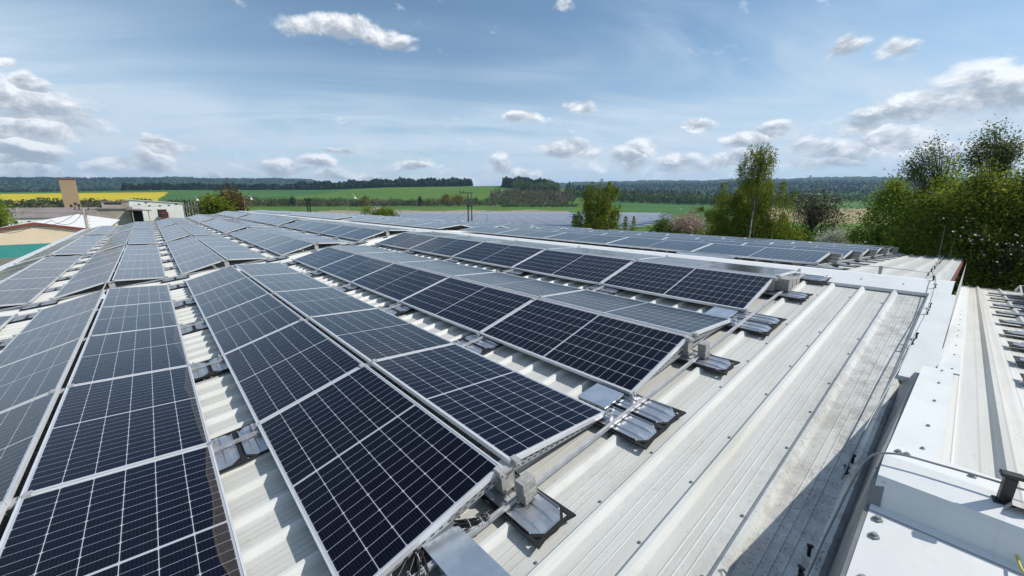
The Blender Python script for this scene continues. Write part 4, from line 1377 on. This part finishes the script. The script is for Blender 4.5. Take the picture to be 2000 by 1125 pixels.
tree('bare_tree', 'brown half leafless tree right of the tall birch', 'tree', b0, hgt(1590, 372, 44, b0),
     crown_px(b0, 44, [(1592, 415, 40, 36, 2.0), (1566, 398, 16, 26, 1.0), (1612, 408, 16, 34, 1.0), (1588, 390, 18, 22, 1.0), (1630, 435, 20, 24, 1.2)]),
     LM['bare'], 5600, 0.085, trunk_r=0.12, seed=24, clump=0.5, nclump=220, hollow=0.1, tw=0.016, stems=4)
b0 = ground_pt(1336, 60)
tree('blossom_shrub', 'wide pinkish blossoming shrub left of the green thicket', 'shrub', b0, hgt(1336, 418, 60, b0),
     crown_px(b0, 60, [(1340, 442, 44, 20, 2.0), (1315, 450, 26, 14, 1.5), (1365, 448, 26, 16, 1.5)]), LM['blossom'], 5200, 0.16, trunk_r=0.08, seed=25, clump=0.5, nclump=110)
b0 = ground_pt(1358, 75)
tree('green_shrub', 'dark rounded shrubs above the pinkish blossoming shrub', 'shrub', b0, hgt(1358, 406, 75, b0),
     crown_px(b0, 75, [(1352, 414, 8, 7, 0.8), (1366, 412, 8, 8, 0.8), (1398, 424, 22, 16, 1.5)]), LM['dark'], 2200, 0.18, trunk_r=0.06, seed=26, clump=0.35, nclump=40)
b0 = ground_pt(1290, 58)
tree('green_shrub', 'bright green shrub at the left end of the blossoming shrub', 'shrub', b0, hgt(1290, 425, 58, b0),
     crown_px(b0, 58, [(1292, 440, 12, 16, 0.9), (1300, 455, 26, 10, 1.2), (1282, 450, 12, 12, 0.9)]), LM['fresh'], 2600, 0.14, trunk_r=0.05, seed=27, clump=0.35, nclump=50)
b0 = ground_pt(1420, 50)
tree('green_shrub', 'low fresh green shrub between blossom and birch thicket', 'shrub', b0, hgt(1420, 440, 50, b0),
     crown_px(b0, 50, [(1415, 458, 40, 14, 1.6), (1385, 466, 30, 10, 1.4)]), LM['fresh'], 4200, 0.13, trunk_r=0.05, seed=28, clump=0.4, nclump=70)
b0 = ground_pt(1600, 42)
tree('green_shrub', 'low green undergrowth below the brown half leafless tree', 'shrub', b0, hgt(1600, 452, 42, b0),
     crown_px(b0, 42, [(1590, 466, 46, 10, 1.6), (1545, 462, 24, 12, 1.4), (1660, 480, 40, 10, 1.6)]), LM['fresh'], 4600, 0.11, trunk_r=0.05, seed=29, clump=0.35, nclump=80)
b0 = ground_pt(1636, 32)
tree('blossom_shrub', 'small white blossoming shrub near the far roof corner', 'shrub', b0, hgt(1636, 456, 32, b0),
     crown_px(b0, 32, [(1636, 470, 26, 13, 1.0)]), LM['white'], 2600, 0.07, trunk_r=0.05, seed=30, clump=0.25, nclump=60)
# the dark trees at the right edge
b0 = ground_pt(1825, 24)
tree('birch_tree', 'windblown birch rising from the dark trees, left of the taller one', 'tree', b0, hgt(1822, 262, 24, b0),
     crown_px(b0, 24, [(1816, 300, 26, 22, None), (1830, 278, 10, 16, None), (1845, 296, 18, 10, None), (1784, 318, 18, 10, None), (1795, 335, 40, 22, None), (1855, 325, 26, 16, None)]),
     LM['wispy'], 3400, 0.044, group=None, bark=BIRCHBARK, trunk_r=0.075, seed=31, limb=0.25, tw=0.008, clump=0.17, nclump=190, hollow=0.1, lean=(0.3, -0.1))
b0 = ground_pt(1935, 22)
tree('birch_tree', 'taller windblown birch rising from the dark trees near right edge', 'tree', b0, hgt(1938, 240, 22, b0),
     crown_px(b0, 22, [(1930, 285, 32, 26, None), (1944, 256, 14, 16, None), (1975, 282, 22, 12, None), (1902, 290, 14, 20, None), (1965, 300, 36, 26, None), (1905, 310, 26, 20, None)]),
     LM['wispy'], 4600, 0.042, bark=BIRCHBARK, trunk_r=0.075, seed=32, limb=0.25, tw=0.008, clump=0.17, nclump=240, hollow=0.1, lean=(0.2, -0.1))
for i, (x, y, rr, spec, lab, sd) in enumerate([
        (1765, 370, 26, [(1785, 420, 38, 46, 2.0), (1752, 455, 34, 32, 1.8), (1805, 385, 34, 40, 1.8), (1722, 482, 20, 18, 1.4), (1790, 480, 56, 40, 2.2)], 'dark leafy tree at the left end of the right hand trees', 41),
        (1860, 345, 23, [(1860, 405, 46, 50, 2.0), (1895, 385, 34, 44, 2.0), (1830, 440, 56, 50, 2.2), (1882, 342, 22, 22, 1.0), (1842, 352, 16, 20, 0.9), (1890, 470, 60, 60, 2.4), (1850, 520, 60, 40, 2.2)], 'dark leafy tree in the middle of the right hand trees', 42),
        (1975, 330, 20, [(1985, 385, 40, 58, 2.0), (1915, 352, 16, 16, 0.8), (1945, 400, 36, 46, 1.8), (1940, 440, 60, 56, 2.2), (2020, 440, 70, 70, 2.4), (1960, 520, 70, 56, 2.2), (2060, 400, 60, 70, 2.4)], 'dark leafy tree filling the right edge of the view', 43),
        (2120, 350, 21, [(2130, 430, 80, 90, 2.6), (2110, 520, 80, 60, 2.6)], 'dark leafy tree beyond the right edge', 44)]):
    b0 = ground_pt(x, rr)
    tree('leafy_tree', lab, 'tree', b0, hgt(x, y, rr, b0), crown_px(b0, rr, spec), LM['olive' if sd in (43, 44) else 'dark'], 38000, 0.058, 'dark trees on the right', trunk_r=0.16, seed=sd, clump=0.26, nclump=120, hollow=0.5)
b0 = ground_pt(1975, 24)
tree('blossom_shrub', 'white blossom showing among the dark trees at right edge', 'shrub', b0, hgt(1975, 470, 24, b0),
     crown_px(b0, 18.0, [(1990, 482, 12, 9, 0.4), (1905, 452, 8, 8, 0.3)]), LM['white'], 110, 0.04, trunk_r=0.04, seed=45, clump=0.25, nclump=30)
# left side
b0 = ground_pt(-14, 130)
tree('leafy_tree', 'dark rounded tree at the left edge of the view', 'tree', b0, hgt(0, 396, 130, b0), crown_px(b0, 130, [(-14, 428, 30, 26, 4.0), (-20, 412, 24, 18, 3)]), LM['dark'], 6500, 0.28, trunk_r=0.16, seed=51, clump=0.9, nclump=90)
b0 = ground_pt(412, 100)
tree('leafy_tree', 'green bushy tree left of the russet tree beyond the roof end', 'tree', b0, hgt(412, 378, 100, b0), crown_px(b0, 100, [(415, 400, 20, 18, 2.5), (432, 408, 24, 14, 2.5), (402, 412, 12, 10, 2)]), LM['birch'], 6000, 0.26, trunk_r=0.14, seed=52, clump=0.7, nclump=90)
b0 = ground_pt(452, 104)
tree('leafy_tree', 'russet brown bushy tree beyond the far end of the roof', 'tree', b0, hgt(452, 372, 104, b0), crown_px(b0, 104, [(455, 396, 20, 22, 2.5), (440, 402, 16, 16, 2.5), (468, 408, 12, 12, 2)]), LM['russet'], 6000, 0.26, trunk_r=0.14, seed=53, clump=0.7, nclump=90)
b0 = ground_pt(715, 88)
tree('green_shrub', 'small dark green shrub behind the roof edge before the tan bank', 'shrub', b0, hgt(716, 402, 88, b0), crown_px(b0, 88, [(716, 410, 8, 8, 1), (752, 418, 24, 6, 1.6)]), LM['birch'], 2000, 0.2, trunk_r=0.06, seed=54, clump=0.4, nclump=40)
b0 = ground_pt(734, 90)
tree('blossom_shrub', 'small white blossoming shrub beside the dark green shrub', 'shrub', b0, hgt(734, 406, 90, b0), crown_px(b0, 90, [(734, 413, 9, 6, 1)]), LM['white'], 900, 0.16, trunk_r=0.05, seed=55, clump=0.35, nclump=26)
for x, lab, sd in ((872, 'left golden bush of the pair behind the power pole', 56), (894, 'right golden bush of the pair behind the power pole', 57)):
    b0 = ground_pt(x, 560)
    tree('golden_bush', lab, 'bush', b0, hgt(x, 380, 560, b0), crown_px(b0, 560, [(x, 388, 10, 8, None)]), LM['gold'], 900, 1.0, 'golden bushes in the hedgerow', trunk_r=0.3, seed=sd, clump=1.6, nclump=30, fine=False)
b0 = ground_pt(714, 575)
tree('golden_bush', 'orange tinted bush in the hedgerow behind the right street lamp', 'bush', b0, hgt(712, 385, 575, b0), crown_px(b0, 575, [(712, 391, 9, 6, None)]), LM['gold'], 700, 1.0, trunk_r=0.3, seed=58, clump=1.5, nclump=26, fine=False)
for x, lab, sd in ((571, 'small dark fir in the hedgerow beyond the roof end', 59), (821, 'small dark fir in the hedgerow left of the golden bushes', 60)):
    b0 = ground_pt(x, 570)
    tree('fir_tree', lab, 'tree', b0, hgt(x, 384, 570, b0), crown_px(b0, 570, [(x, 393, 4, 9, None), (x, 389, 2.5, 7, None)]), LM['conifer'], 500, 0.9, trunk_r=0.3, seed=sd, clump=0.8, nclump=24, fine=False)


# ------------------------------------------------------------------ buildings on the left (all square to the warehouse)
BM = {
    'cream': simple('cream_render', (0.76, 0.63, 0.45), 0.8, 0, 0.04, 0.6), 'teal': simple('teal_render', (0.045, 0.30, 0.27), 0.7, 0, 0.06, 0.6),
    'brick': simple('red_brown_tin', (0.22, 0.060, 0.040), 0.6, 0, 0.1, 0.8), 'white': simple('white_sheet', (0.72, 0.72, 0.70), 0.6, 0, 0.05, 0.5),
    'tan': simple('tan_render', (0.36, 0.255, 0.155), 0.85, 0, 0.05, 0.25), 'conc': simple('old_concrete', (0.38, 0.335, 0.285), 0.9, 0, 0.15, 0.35),
    'roofg': simple('grey_felt_roof', (0.24, 0.205, 0.19), 0.9, 0, 0.15, 0.2), 'glass': simple('window_glass', (0.04, 0.045, 0.05), 0.15, 0, 0.2, 1),
    'red': simple('red_lorry', (0.14, 0.018, 0.015), 0.5, 0, 0.1, 1), 'steel': simple('lamp_steel', (0.42, 0.43, 0.41), 0.5, 0.3, 0.08, 3),
}
GZ = -6.5


def win(parent, x0, x1, z0, z1, y, depth=0.10):
    f = MB(); t = 0.07
    for (a, b_, c, d) in ((x0, x1, z0, z0+t), (x0, x1, z1-t, z1), (x0, x0+t, z0+t, z1-t), (x1-t, x1, z0+t, z1-t)): f.box(a, y-0.06, c, b_, y-0.005, d)
    o = f.obj('window', BM['white'], parent)
    g = MB(); g.box(x0+t, y-0.04, z0+t, x1-t, y-0.006, z1-t); g.obj('pane', BM['glass'], o)


# cream and teal gabled house
r = empty('gabled_house', 'cream and teal gabled building with red brown verge beside the roof', 'building', (0, 0, 0))
Y0, Y1 = 95.0, 150.0; xa, xm, xb = -22.2, -14.9, -7.9; ze, zp = -3.0, -1.52
w = MB(); w.prism([(xa, -4.55), (xb, -4.55), (xb, ze), (xm, zp), (xa, ze)], Y0, Y1, 'y'); w.obj('upper_wall', BM['cream'], r)
w = MB(); w.box(xa-0.02, Y0-0.03, GZ, xb+0.02, Y1, -4.556); w.obj('base_wall', BM['teal'], r)
w = MB()
w.prism([(xa-0.5, ze+0.0), (xm, zp+0.10), (xm, zp+0.25), (xa-0.5, ze+0.15)], Y0-0.25, Y1+0.2, 'y'); w.prism([(xm, zp+0.10), (xb+0.5, ze+0.0), (xb+0.5, ze+0.15), (xm, zp+0.25)], Y0-0.25, Y1+0.2, 'y')
w.obj('roof', BM['white'], r)
w = MB()
w.prism([(xa-0.55, ze-0.22), (xm, zp-0.10), (xm, zp+0.28), (xa-0.55, ze+0.18)], Y0-0.32, Y0-0.255, 'y'); w.prism([(xm, zp-0.10), (xb+0.55, ze-0.22), (xb+0.55, ze+0.18), (xm, zp+0.28)], Y0-0.32, Y0-0.255, 'y')
w.obj('verge_board', BM['brick'], r)
# long low hall with windows
Y = 205.0
r = empty('long_hall', 'long low pale hall with grey roof and a row of windows', 'building', (0, 0, 0))
def xz(x, y, Y): p = atY(x, y, Y); return p.x, p.z
xl, zt = xz(-60, 424, Y); xr, _ = xz(240, 420, Y)
zt = xz(40, 425, Y)[1]; zroof = xz(40, 410, Y+45)[1]
w = MB(); w.box(xl, Y, GZ, xr, Y+45, zt-0.2); w.obj('wall', BM['white'], r)
w = MB(); w.prism([(Y-0.4, zt-0.195), (Y+20, zroof+1.1), (Y+45.5, zroof+0.6), (Y+45.5, zt-0.195)], xl-0.3, xr+0.3, 'x'); w.obj('roof', BM['roofg'], r)
for x in (32, 58, 78, 98, 118): 
    x0, z1 = xz(x-5, 431, Y); x1, z0 = xz(x+6, 443, Y); win(r, x0, x1, z0, z1, Y)
p0 = Vector((xz(33, 415, 215)[0], 215, zt+0.9))
w = MB(); w.tube([(0, 0, 0), (0, 0, 2.2)], 0.25, 8); w.obj('vent_pipe', BM['steel'], r, loc=p0)
# tan tower
Y = 230.0
r = empty('tower', 'tall tan rendered tower with dark cap and three small dark windows', 'tower', (0, 0, 0))
x0, _ = xz(126, 405, Y); x1, _ = xz(156, 405, Y); z1 = xz(130, 351, Y)[1]
w = MB(); w.box(x0, Y, GZ, x1, Y+(x1-x0)*1.1, z1); w.obj('shaft', BM['tan'], r)
w = MB(); w.box(x0-0.12, Y-0.12, z1+0.003, x1+0.12, Y+(x1-x0)*1.1+0.12, z1+0.5); w.obj('cap', BM['brick'], r)
w = MB(); w.tube([(x0+0.6, Y+1, z1+.5), (x0+0.6, Y+1, z1+3.2)], 0.05, 6); w.obj('antenna', BM['steel'], r)
for (a, b_) in ((139, 402), (147, 398), (154, 401)):
    xx, zz = xz(a, b_, Y); w = MB(); w.box(xx-0.35, Y-0.06, zz-0.5, xx+0.35, Y-0.003, zz+0.5); w.obj('window', BM['glass'], r)
# concrete works with stepped flat roofs and a canopy
Y = 178.0
r = empty('concrete_works', 'beige concrete works with stepped flat roofs and dark open canopy', 'building', (0, 0, 0))
x0, z0 = xz(188, 405, Y); x1, _ = xz(252, 405, Y); x2, z2 = xz(290, 416, Y); ztop = xz(210, 406, Y)[1]
w = MB(); w.box(x0, Y, GZ, x1, Y+22, ztop-0.45); w.box(x1+0.003, Y+6, GZ, x2-1.5, Y+24, ztop-0.6); w.obj('wall', BM['conc'], r)
w = MB(); w.box(x0-0.4, Y-0.4, ztop-0.447, x1+0.4, Y+22.4, ztop-0.05); w.obj('roof', BM['roofg'], r)
xu0, zu = xz(200, 394, Y+14); xu1, _ = xz(250, 391, Y+14)
w = MB(); w.box(xu0, Y+8, ztop-0.047, xu1, Y+20, zu); w.obj('upper_block', BM['conc'], r)
w = MB(); w.box(xu0-0.2, Y+7.8, zu+0.003, xu1+0.2, Y+20.2, zu+0.25); w.obj('upper_roof', BM['roofg'], r)
w = MB(); w.box(xu0+0.6, Y+7.95, zu-0.9, xu1-1.6, Y+7.997, zu-0.3); w.obj('window', BM['glass'], r)
zc = xz(270, 413, Y)[1]
w = MB(); w.prism([(x1-0.6, zc+0.55), (x2+0.8, zc+0.15), (x2+0.8, zc+0.40), (x1-0.6, zc+0.85)], Y-3.5, Y+5.9, 'y'); w.obj('canopy', BM['roofg'], r)
for (xx, yy) in ((x1+0.6, Y-3), (x2, Y-3), (x2, Y+4)): w = MB(); w.box(xx-0.12, yy-0.12, GZ, xx+0.12, yy+0.12, zc+0.2); w.obj('post', BM['conc'], r)
w = MB(); w.box(x1+0.3, Y+5.8, GZ, x2-1.6, Y+5.99, zc); w.obj('canopy_shade', M['dark'], r)  # dark sheet on the wall standing in for the shade beneath the canopy
# white hall
Y = 238.0
r = empty('white_hall', 'white industrial hall with black gateway and small roof lights', 'building', (0, 0, 0))
x0, zl = xz(246, 389, Y); x1, zr = xz(356, 397, Y); 
w = MB(); w.prism([(x0, GZ), (x1, GZ), (x1, zr-0.1), (x0, zl-0.1)], Y, Y+30, 'y'); w.obj('wall', BM['white'], r)
w = MB(); w.prism([(x0-0.3, zl-0.097), (x1+0.3, zr-0.097), (x1+0.3, zr+0.15), (x0-0.3, zl+0.15)], Y-0.4, Y+30.4, 'y'); w.obj('roof', BM['white'], r)
a, zt_ = xz(307, 409, Y); b_, zb_ = xz(327, 421, Y)
w = MB(); w.box(a, Y-0.08, zb_-0.6, b_, Y-0.003, zt_); w.obj('gateway', M['dark'], r)
for x, y in ((272, 399), (292, 402), (312, 402), (330, 401), (344, 399), (285, 396)):
    xx, zz = xz(x, y, Y); w = MB(); w.box(xx-0.4, Y-0.07, zz-0.22, xx+0.4, Y-0.003, zz+0.22); w.obj('window', BM['glass'], r)
for x in (268, 276, 284, 292):
    xx = xz(x, 388, Y+8)[0]; t = (xx-x0)/(x1-x0); zz = zl+(zr-zl)*t+0.15
    w = MB(); w.prism([(xx-0.7, zz), (xx+0.7, zz-0.06), (xx+0.5, zz+0.6), (xx-0.5, zz+0.65)], Y+6, Y+9, 'y'); w.obj('roof_light', BM['glass'], r)
# red lorry in the gateway
xx, zz = xz(322, 418, Y-4)
r = empty('lorry', 'red lorry standing at the black gateway of the white hall', 'lorry', (xx, Y-6, GZ))
w = MB(); w.box(-1.1, -1.8, 0.9, 1.1, 0.2, 3.4); bevel(w.obj('cab', BM['red'], r), 0.12, 2)
w = MB(); w.box(-1.15, 0.3, 1.1, 1.15, 4.6, 3.9); w.obj('load_box', BM['red'], r)
w = MB(); w.box(-0.95, -1.86, 2.2, 0.95, -1.81, 3.1); w.obj('windscreen', BM['glass'], r)
for sx in (-0.95, 0.95):
    for sy in (-0.9, 3.2):
        w = MB(); w.prism([(sy+0.5*math.cos(t), 0.5+0.5*math.sin(t)) for t in np.linspace(0, 2*math.pi, 14)[:-1]], sx-0.14, sx+0.14, 'x'); w.obj('wheel', M['black'], r)
# far village and a farmhouse
for i, x in enumerate((48, 58, 68, 76, 84)):
    p = ground_pt(x, 2150+60*(i % 3)); r = empty('village_house', 'small pale house in the far village below the forested ridge', 'house', p, (0, 0, 0.5*i), 'houses of the far village')
    w = MB(); w.box(-4.5, -3, 0, 4.5, 3, 3.5); w.obj('wall', BM['cream'], r)
    w = MB(); w.prism([(-3.4, 3.5), (3.4, 3.5), (0, 6)], -5, 5, 'x'); w.obj('roof', BM['brick'], r)
p = ground_pt(1673, 1850); r = empty('farmhouse', 'tiny white farmhouse on the far slope right of the brown tree', 'house', p)
w = MB(); w.box(-9, -4, 0, 9, 4, 6); w.obj('wall', BM['white'], r)
w = MB(); w.prism([(-5, 6.0), (5, 6.0), (0, 9)], -10, 10, 'x'); w.obj('roof', BM['roofg'], r)


# ------------------------------------------------------------------ masts, lamps, wires
def lamp(x, ytop, rr, label, side=1):
    p = ground_pt(x, rr); top = at(x, ytop, rr).z-p.z
    r = empty('street_lamp', label, 'street lamp', p, (0, 0, 0), 'curved street lamps beyond the roof')
    w = MB(); d = RT*side
    pts = [Vector((0, 0, 0)), Vector((0, 0, top*0.6)), Vector((0, 0, top-0.9))]
    for t in np.linspace(0.2, math.pi*0.95, 8): pts.append(Vector((0, 0, top-0.9))+d*(0.75*(1-math.cos(t)))+Vector((0, 0, 0.9*math.sin(t))))
    w.tube(pts, [0.085, 0.075, 0.06]+[0.05]*8, 8); w.obj('pole', BM['steel'], r, smooth=True)
    e = pts[-1]; h = MB(); h.tube([e+Vector((0, 0, .15)), e, e+Vector((0, 0, -.22)), e+Vector((0, 0, -.34))], [0.07, 0.16, 0.34, 0.10], 10); h.obj('lamp_shade', BM['white'], r, smooth=True)


lamp(373, 383, 118, 'curved street lamp among thin poles beside the white hall')
lamp(477, 380, 100, 'curved street lamp just right of the russet tree')
lamp(679, 378, 88, 'curved street lamp standing before the green hill')
for i, (x, y) in enumerate(((357, 395), (362, 398), (367, 394), (379, 390), (384, 388))):
    p = ground_pt(x, 122+3*i); w = MB(); w.tube([(0, 0, 0), (0, 0, at(x, y, 122+3*i).z-p.z)], [0.07, 0.05], 6)
    tag(w.obj('flag_pole', BM['steel'], loc=p), f'{ORD[i]} thin grey pole from the left beside the white hall', 'pole', 'thin poles beside the white hall')
# leaning view of the concrete utility pole with cables
rr = 62; p = ground_pt(160, rr); top = at(150, 408, rr).z-p.z
r = empty('utility_pole', 'concrete utility pole with brackets and drooping cables behind the eave', 'utility pole', p)
w = MB(); w.tube([(0, 0, 0), (0, 0, top)], [0.17, 0.12], 8); w.obj('pole', BM['conc'], r, smooth=True)
w = MB(); d = RT
w.tube([Vector((0, 0, top-0.1))-d*1.0, Vector((0, 0, top-0.1))+d*0.7], 0.045, 6); w.tube([Vector((0, 0, top-0.5))-d*0.5, Vector((0, 0, top-0.5))+d*0.5], 0.04, 6); w.obj('cross_arm', BM['conc'], r)
for q in (-0.9, -0.45, 0.5):
    w = MB(); w.tube([Vector((0, 0, top-0.06))+d*q, Vector((0, 0, top+0.25))+d*q], [0.05, 0.03], 6); w.obj('insulator', M['black'], r)
w = MB()
for i in range(9): w.box(0.14, -0.03, top-1.0-i*0.32, 0.30, 0.03, top-0.96-i*0.32)
w.obj('step_iron', BM['steel'], r)


def cable(pts, sag, label, rad=0.02):
    P = []
    for i in range(len(pts)-1):
        a, b_ = Vector(pts[i]), Vector(pts[i+1])
        for t in np.linspace(0, 1, 9)[:-1]: P.append(a.lerp(b_, t)-Vector((0, 0, sag*4*t*(1-t))))
    P.append(Vector(pts[-1])); w = MB(); w.tube(P, rad, 5)
    tag(w.obj('overhead_cable', M['black'], smooth=True), label, 'cable', 'overhead cables')


pt = p+Vector((0, 0, top-0.3))
cable([pt-d*0.7, at(60, 442, 58), at(-30, 446, 56)], 0.5, 'black overhead cable running left from the utility pole')
cable([pt-d*0.4+Vector((0, 0, -0.3)), at(100, 430, 60), at(-30, 436, 57)], 0.7, 'lower drooping overhead cable left of the utility pole')
cable([pt+d*0.5+Vector((0, 0, .3)), at(260, 402, 100), at(330, 398, 160)], 0.4, 'overhead cable running right from the utility pole to the works')
# siren mast
p = ground_pt(602, 84); top = at(602, 388, 84).z-p.z
r = empty('siren_mast', 'dark lattice mast with black box on top beyond the roof', 'mast', p)
w = MB()
for (a, b_) in ((-.22, -.22), (.22, -.22), (.22, .22), (-.22, .22)): w.tube([(a, b_, 0), (a, b_, top-0.4)], 0.05, 5)
for i in range(14):
    z = top-0.6-i*0.55; w.tube([(-.22, -.22, z), (.22, -.22, z-0.5)], 0.03, 4); w.tube([(.22, .22, z), (-.22, .22, z-0.5)], 0.03, 4)
w.obj('lattice', M['dark'], r)
w = MB(); w.box(-0.5, -0.35, top-0.45, 0.5, 0.35, top+0.05); w.box(-0.62, -0.4, top-0.05, -0.5, 0.4, top+0.1); bevel(w.obj('siren_box', M['black'], r), 0.03)
# double power pole
p = ground_pt(918, 70); top = at(918, 376, 70).z-p.z
r = empty('power_pole', 'dark double power pole with side arms before the solar field', 'power pole', p)
w = MB(); d = RT
for q in (-0.35, 0.25): w.tube([d*q, d*q+Vector((0, 0, top))], [0.13, 0.10], 8)
w.obj('pole', simple('tarred_wood', (0.075, 0.080, 0.062), 0.8, 0, 0.2, 2), r, smooth=True)
w = MB(); w.tube([d*-1.7+Vector((0, 0, top-0.1)), d*0.5+Vector((0, 0, top-0.02))], 0.06, 6); w.tube([d*-0.5+Vector((0, 0, top-1.15)), d*1.1+Vector((0, 0, top-1.15))], 0.05, 6)
w.box(-0.5, -0.3, top-2.3, 0.4, 0.3, top-2.1); w.obj('cross_arm', M['dark'], r)
for q, dz in ((-1.6, 0), (-1.1, 0), (1.0, -1.05)):
    w = MB(); w.tube([d*q+Vector((0, 0, top+dz-0.05)), d*q+Vector((0, 0, top+dz+0.35))], [0.07, 0.04], 6); w.obj('insulator', M['black'], r)
pp = p+Vector((0, 0, top-0.9))
cable([at(560, 393, 120), pp-d*0.4], 0.9, 'thin cable from the left to the double power pole', 0.012)
cable([at(340, 400, 125), at(477, 396, 110), at(602, 389, 84)], 0.3, 'thin cable passing behind the street lamps to the siren mast', 0.012)
cable([at(602, 391, 84), pp-d*0.4+Vector((0, 0, -.6))], 1.2, 'sagging cable between siren mast and double power pole', 0.012)
# small white cabins at the solar field
for x, y, rr, lab in ((954, 411, 355, 'white cabin at the far edge of the solar field'), (1103, 427, 215, 'white cabin in the middle of the solar field by the birch')):
    p = ground_pt(x, rr); s = rr/400
    r = empty('cabin', lab, 'cabin', p, (0, 0, -0.6))
    w = MB(); w.box(-3.6*s, -1.3*s, 0, 3.6*s, 1.3*s, 2.7*s); w.obj('wall', BM['white'], r)
    w = MB(); w.box(-3.8*s, -1.5*s, 2.703*s, 3.8*s, 1.5*s, 2.95*s); w.obj('roof', BM['white'], r)

# ------------------------------------------------------------------ the air
HZ = 7200.0
hb = MB(); hb.box(-HZ, -HZ, -40, HZ, HZ, 330)
hm = bpy.data.materials.new('haze'); hm.use_nodes = True; nt = hm.node_tree
nt.nodes.remove(nt.nodes['Principled BSDF'])
pv = nt.nodes.new('ShaderNodeVolumePrincipled'); pv.inputs['Color'].default_value = (0.42, 0.66, 1.0, 1); pv.inputs['Density'].default_value = 0.00009
pv.inputs['Anisotropy'].default_value = 0.2
nt.links.new(pv.outputs[0], nt.nodes['Material Output'].inputs['Volume'])
hz_ = hb.obj('haze', hm); hz_['kind'] = 'stuff'
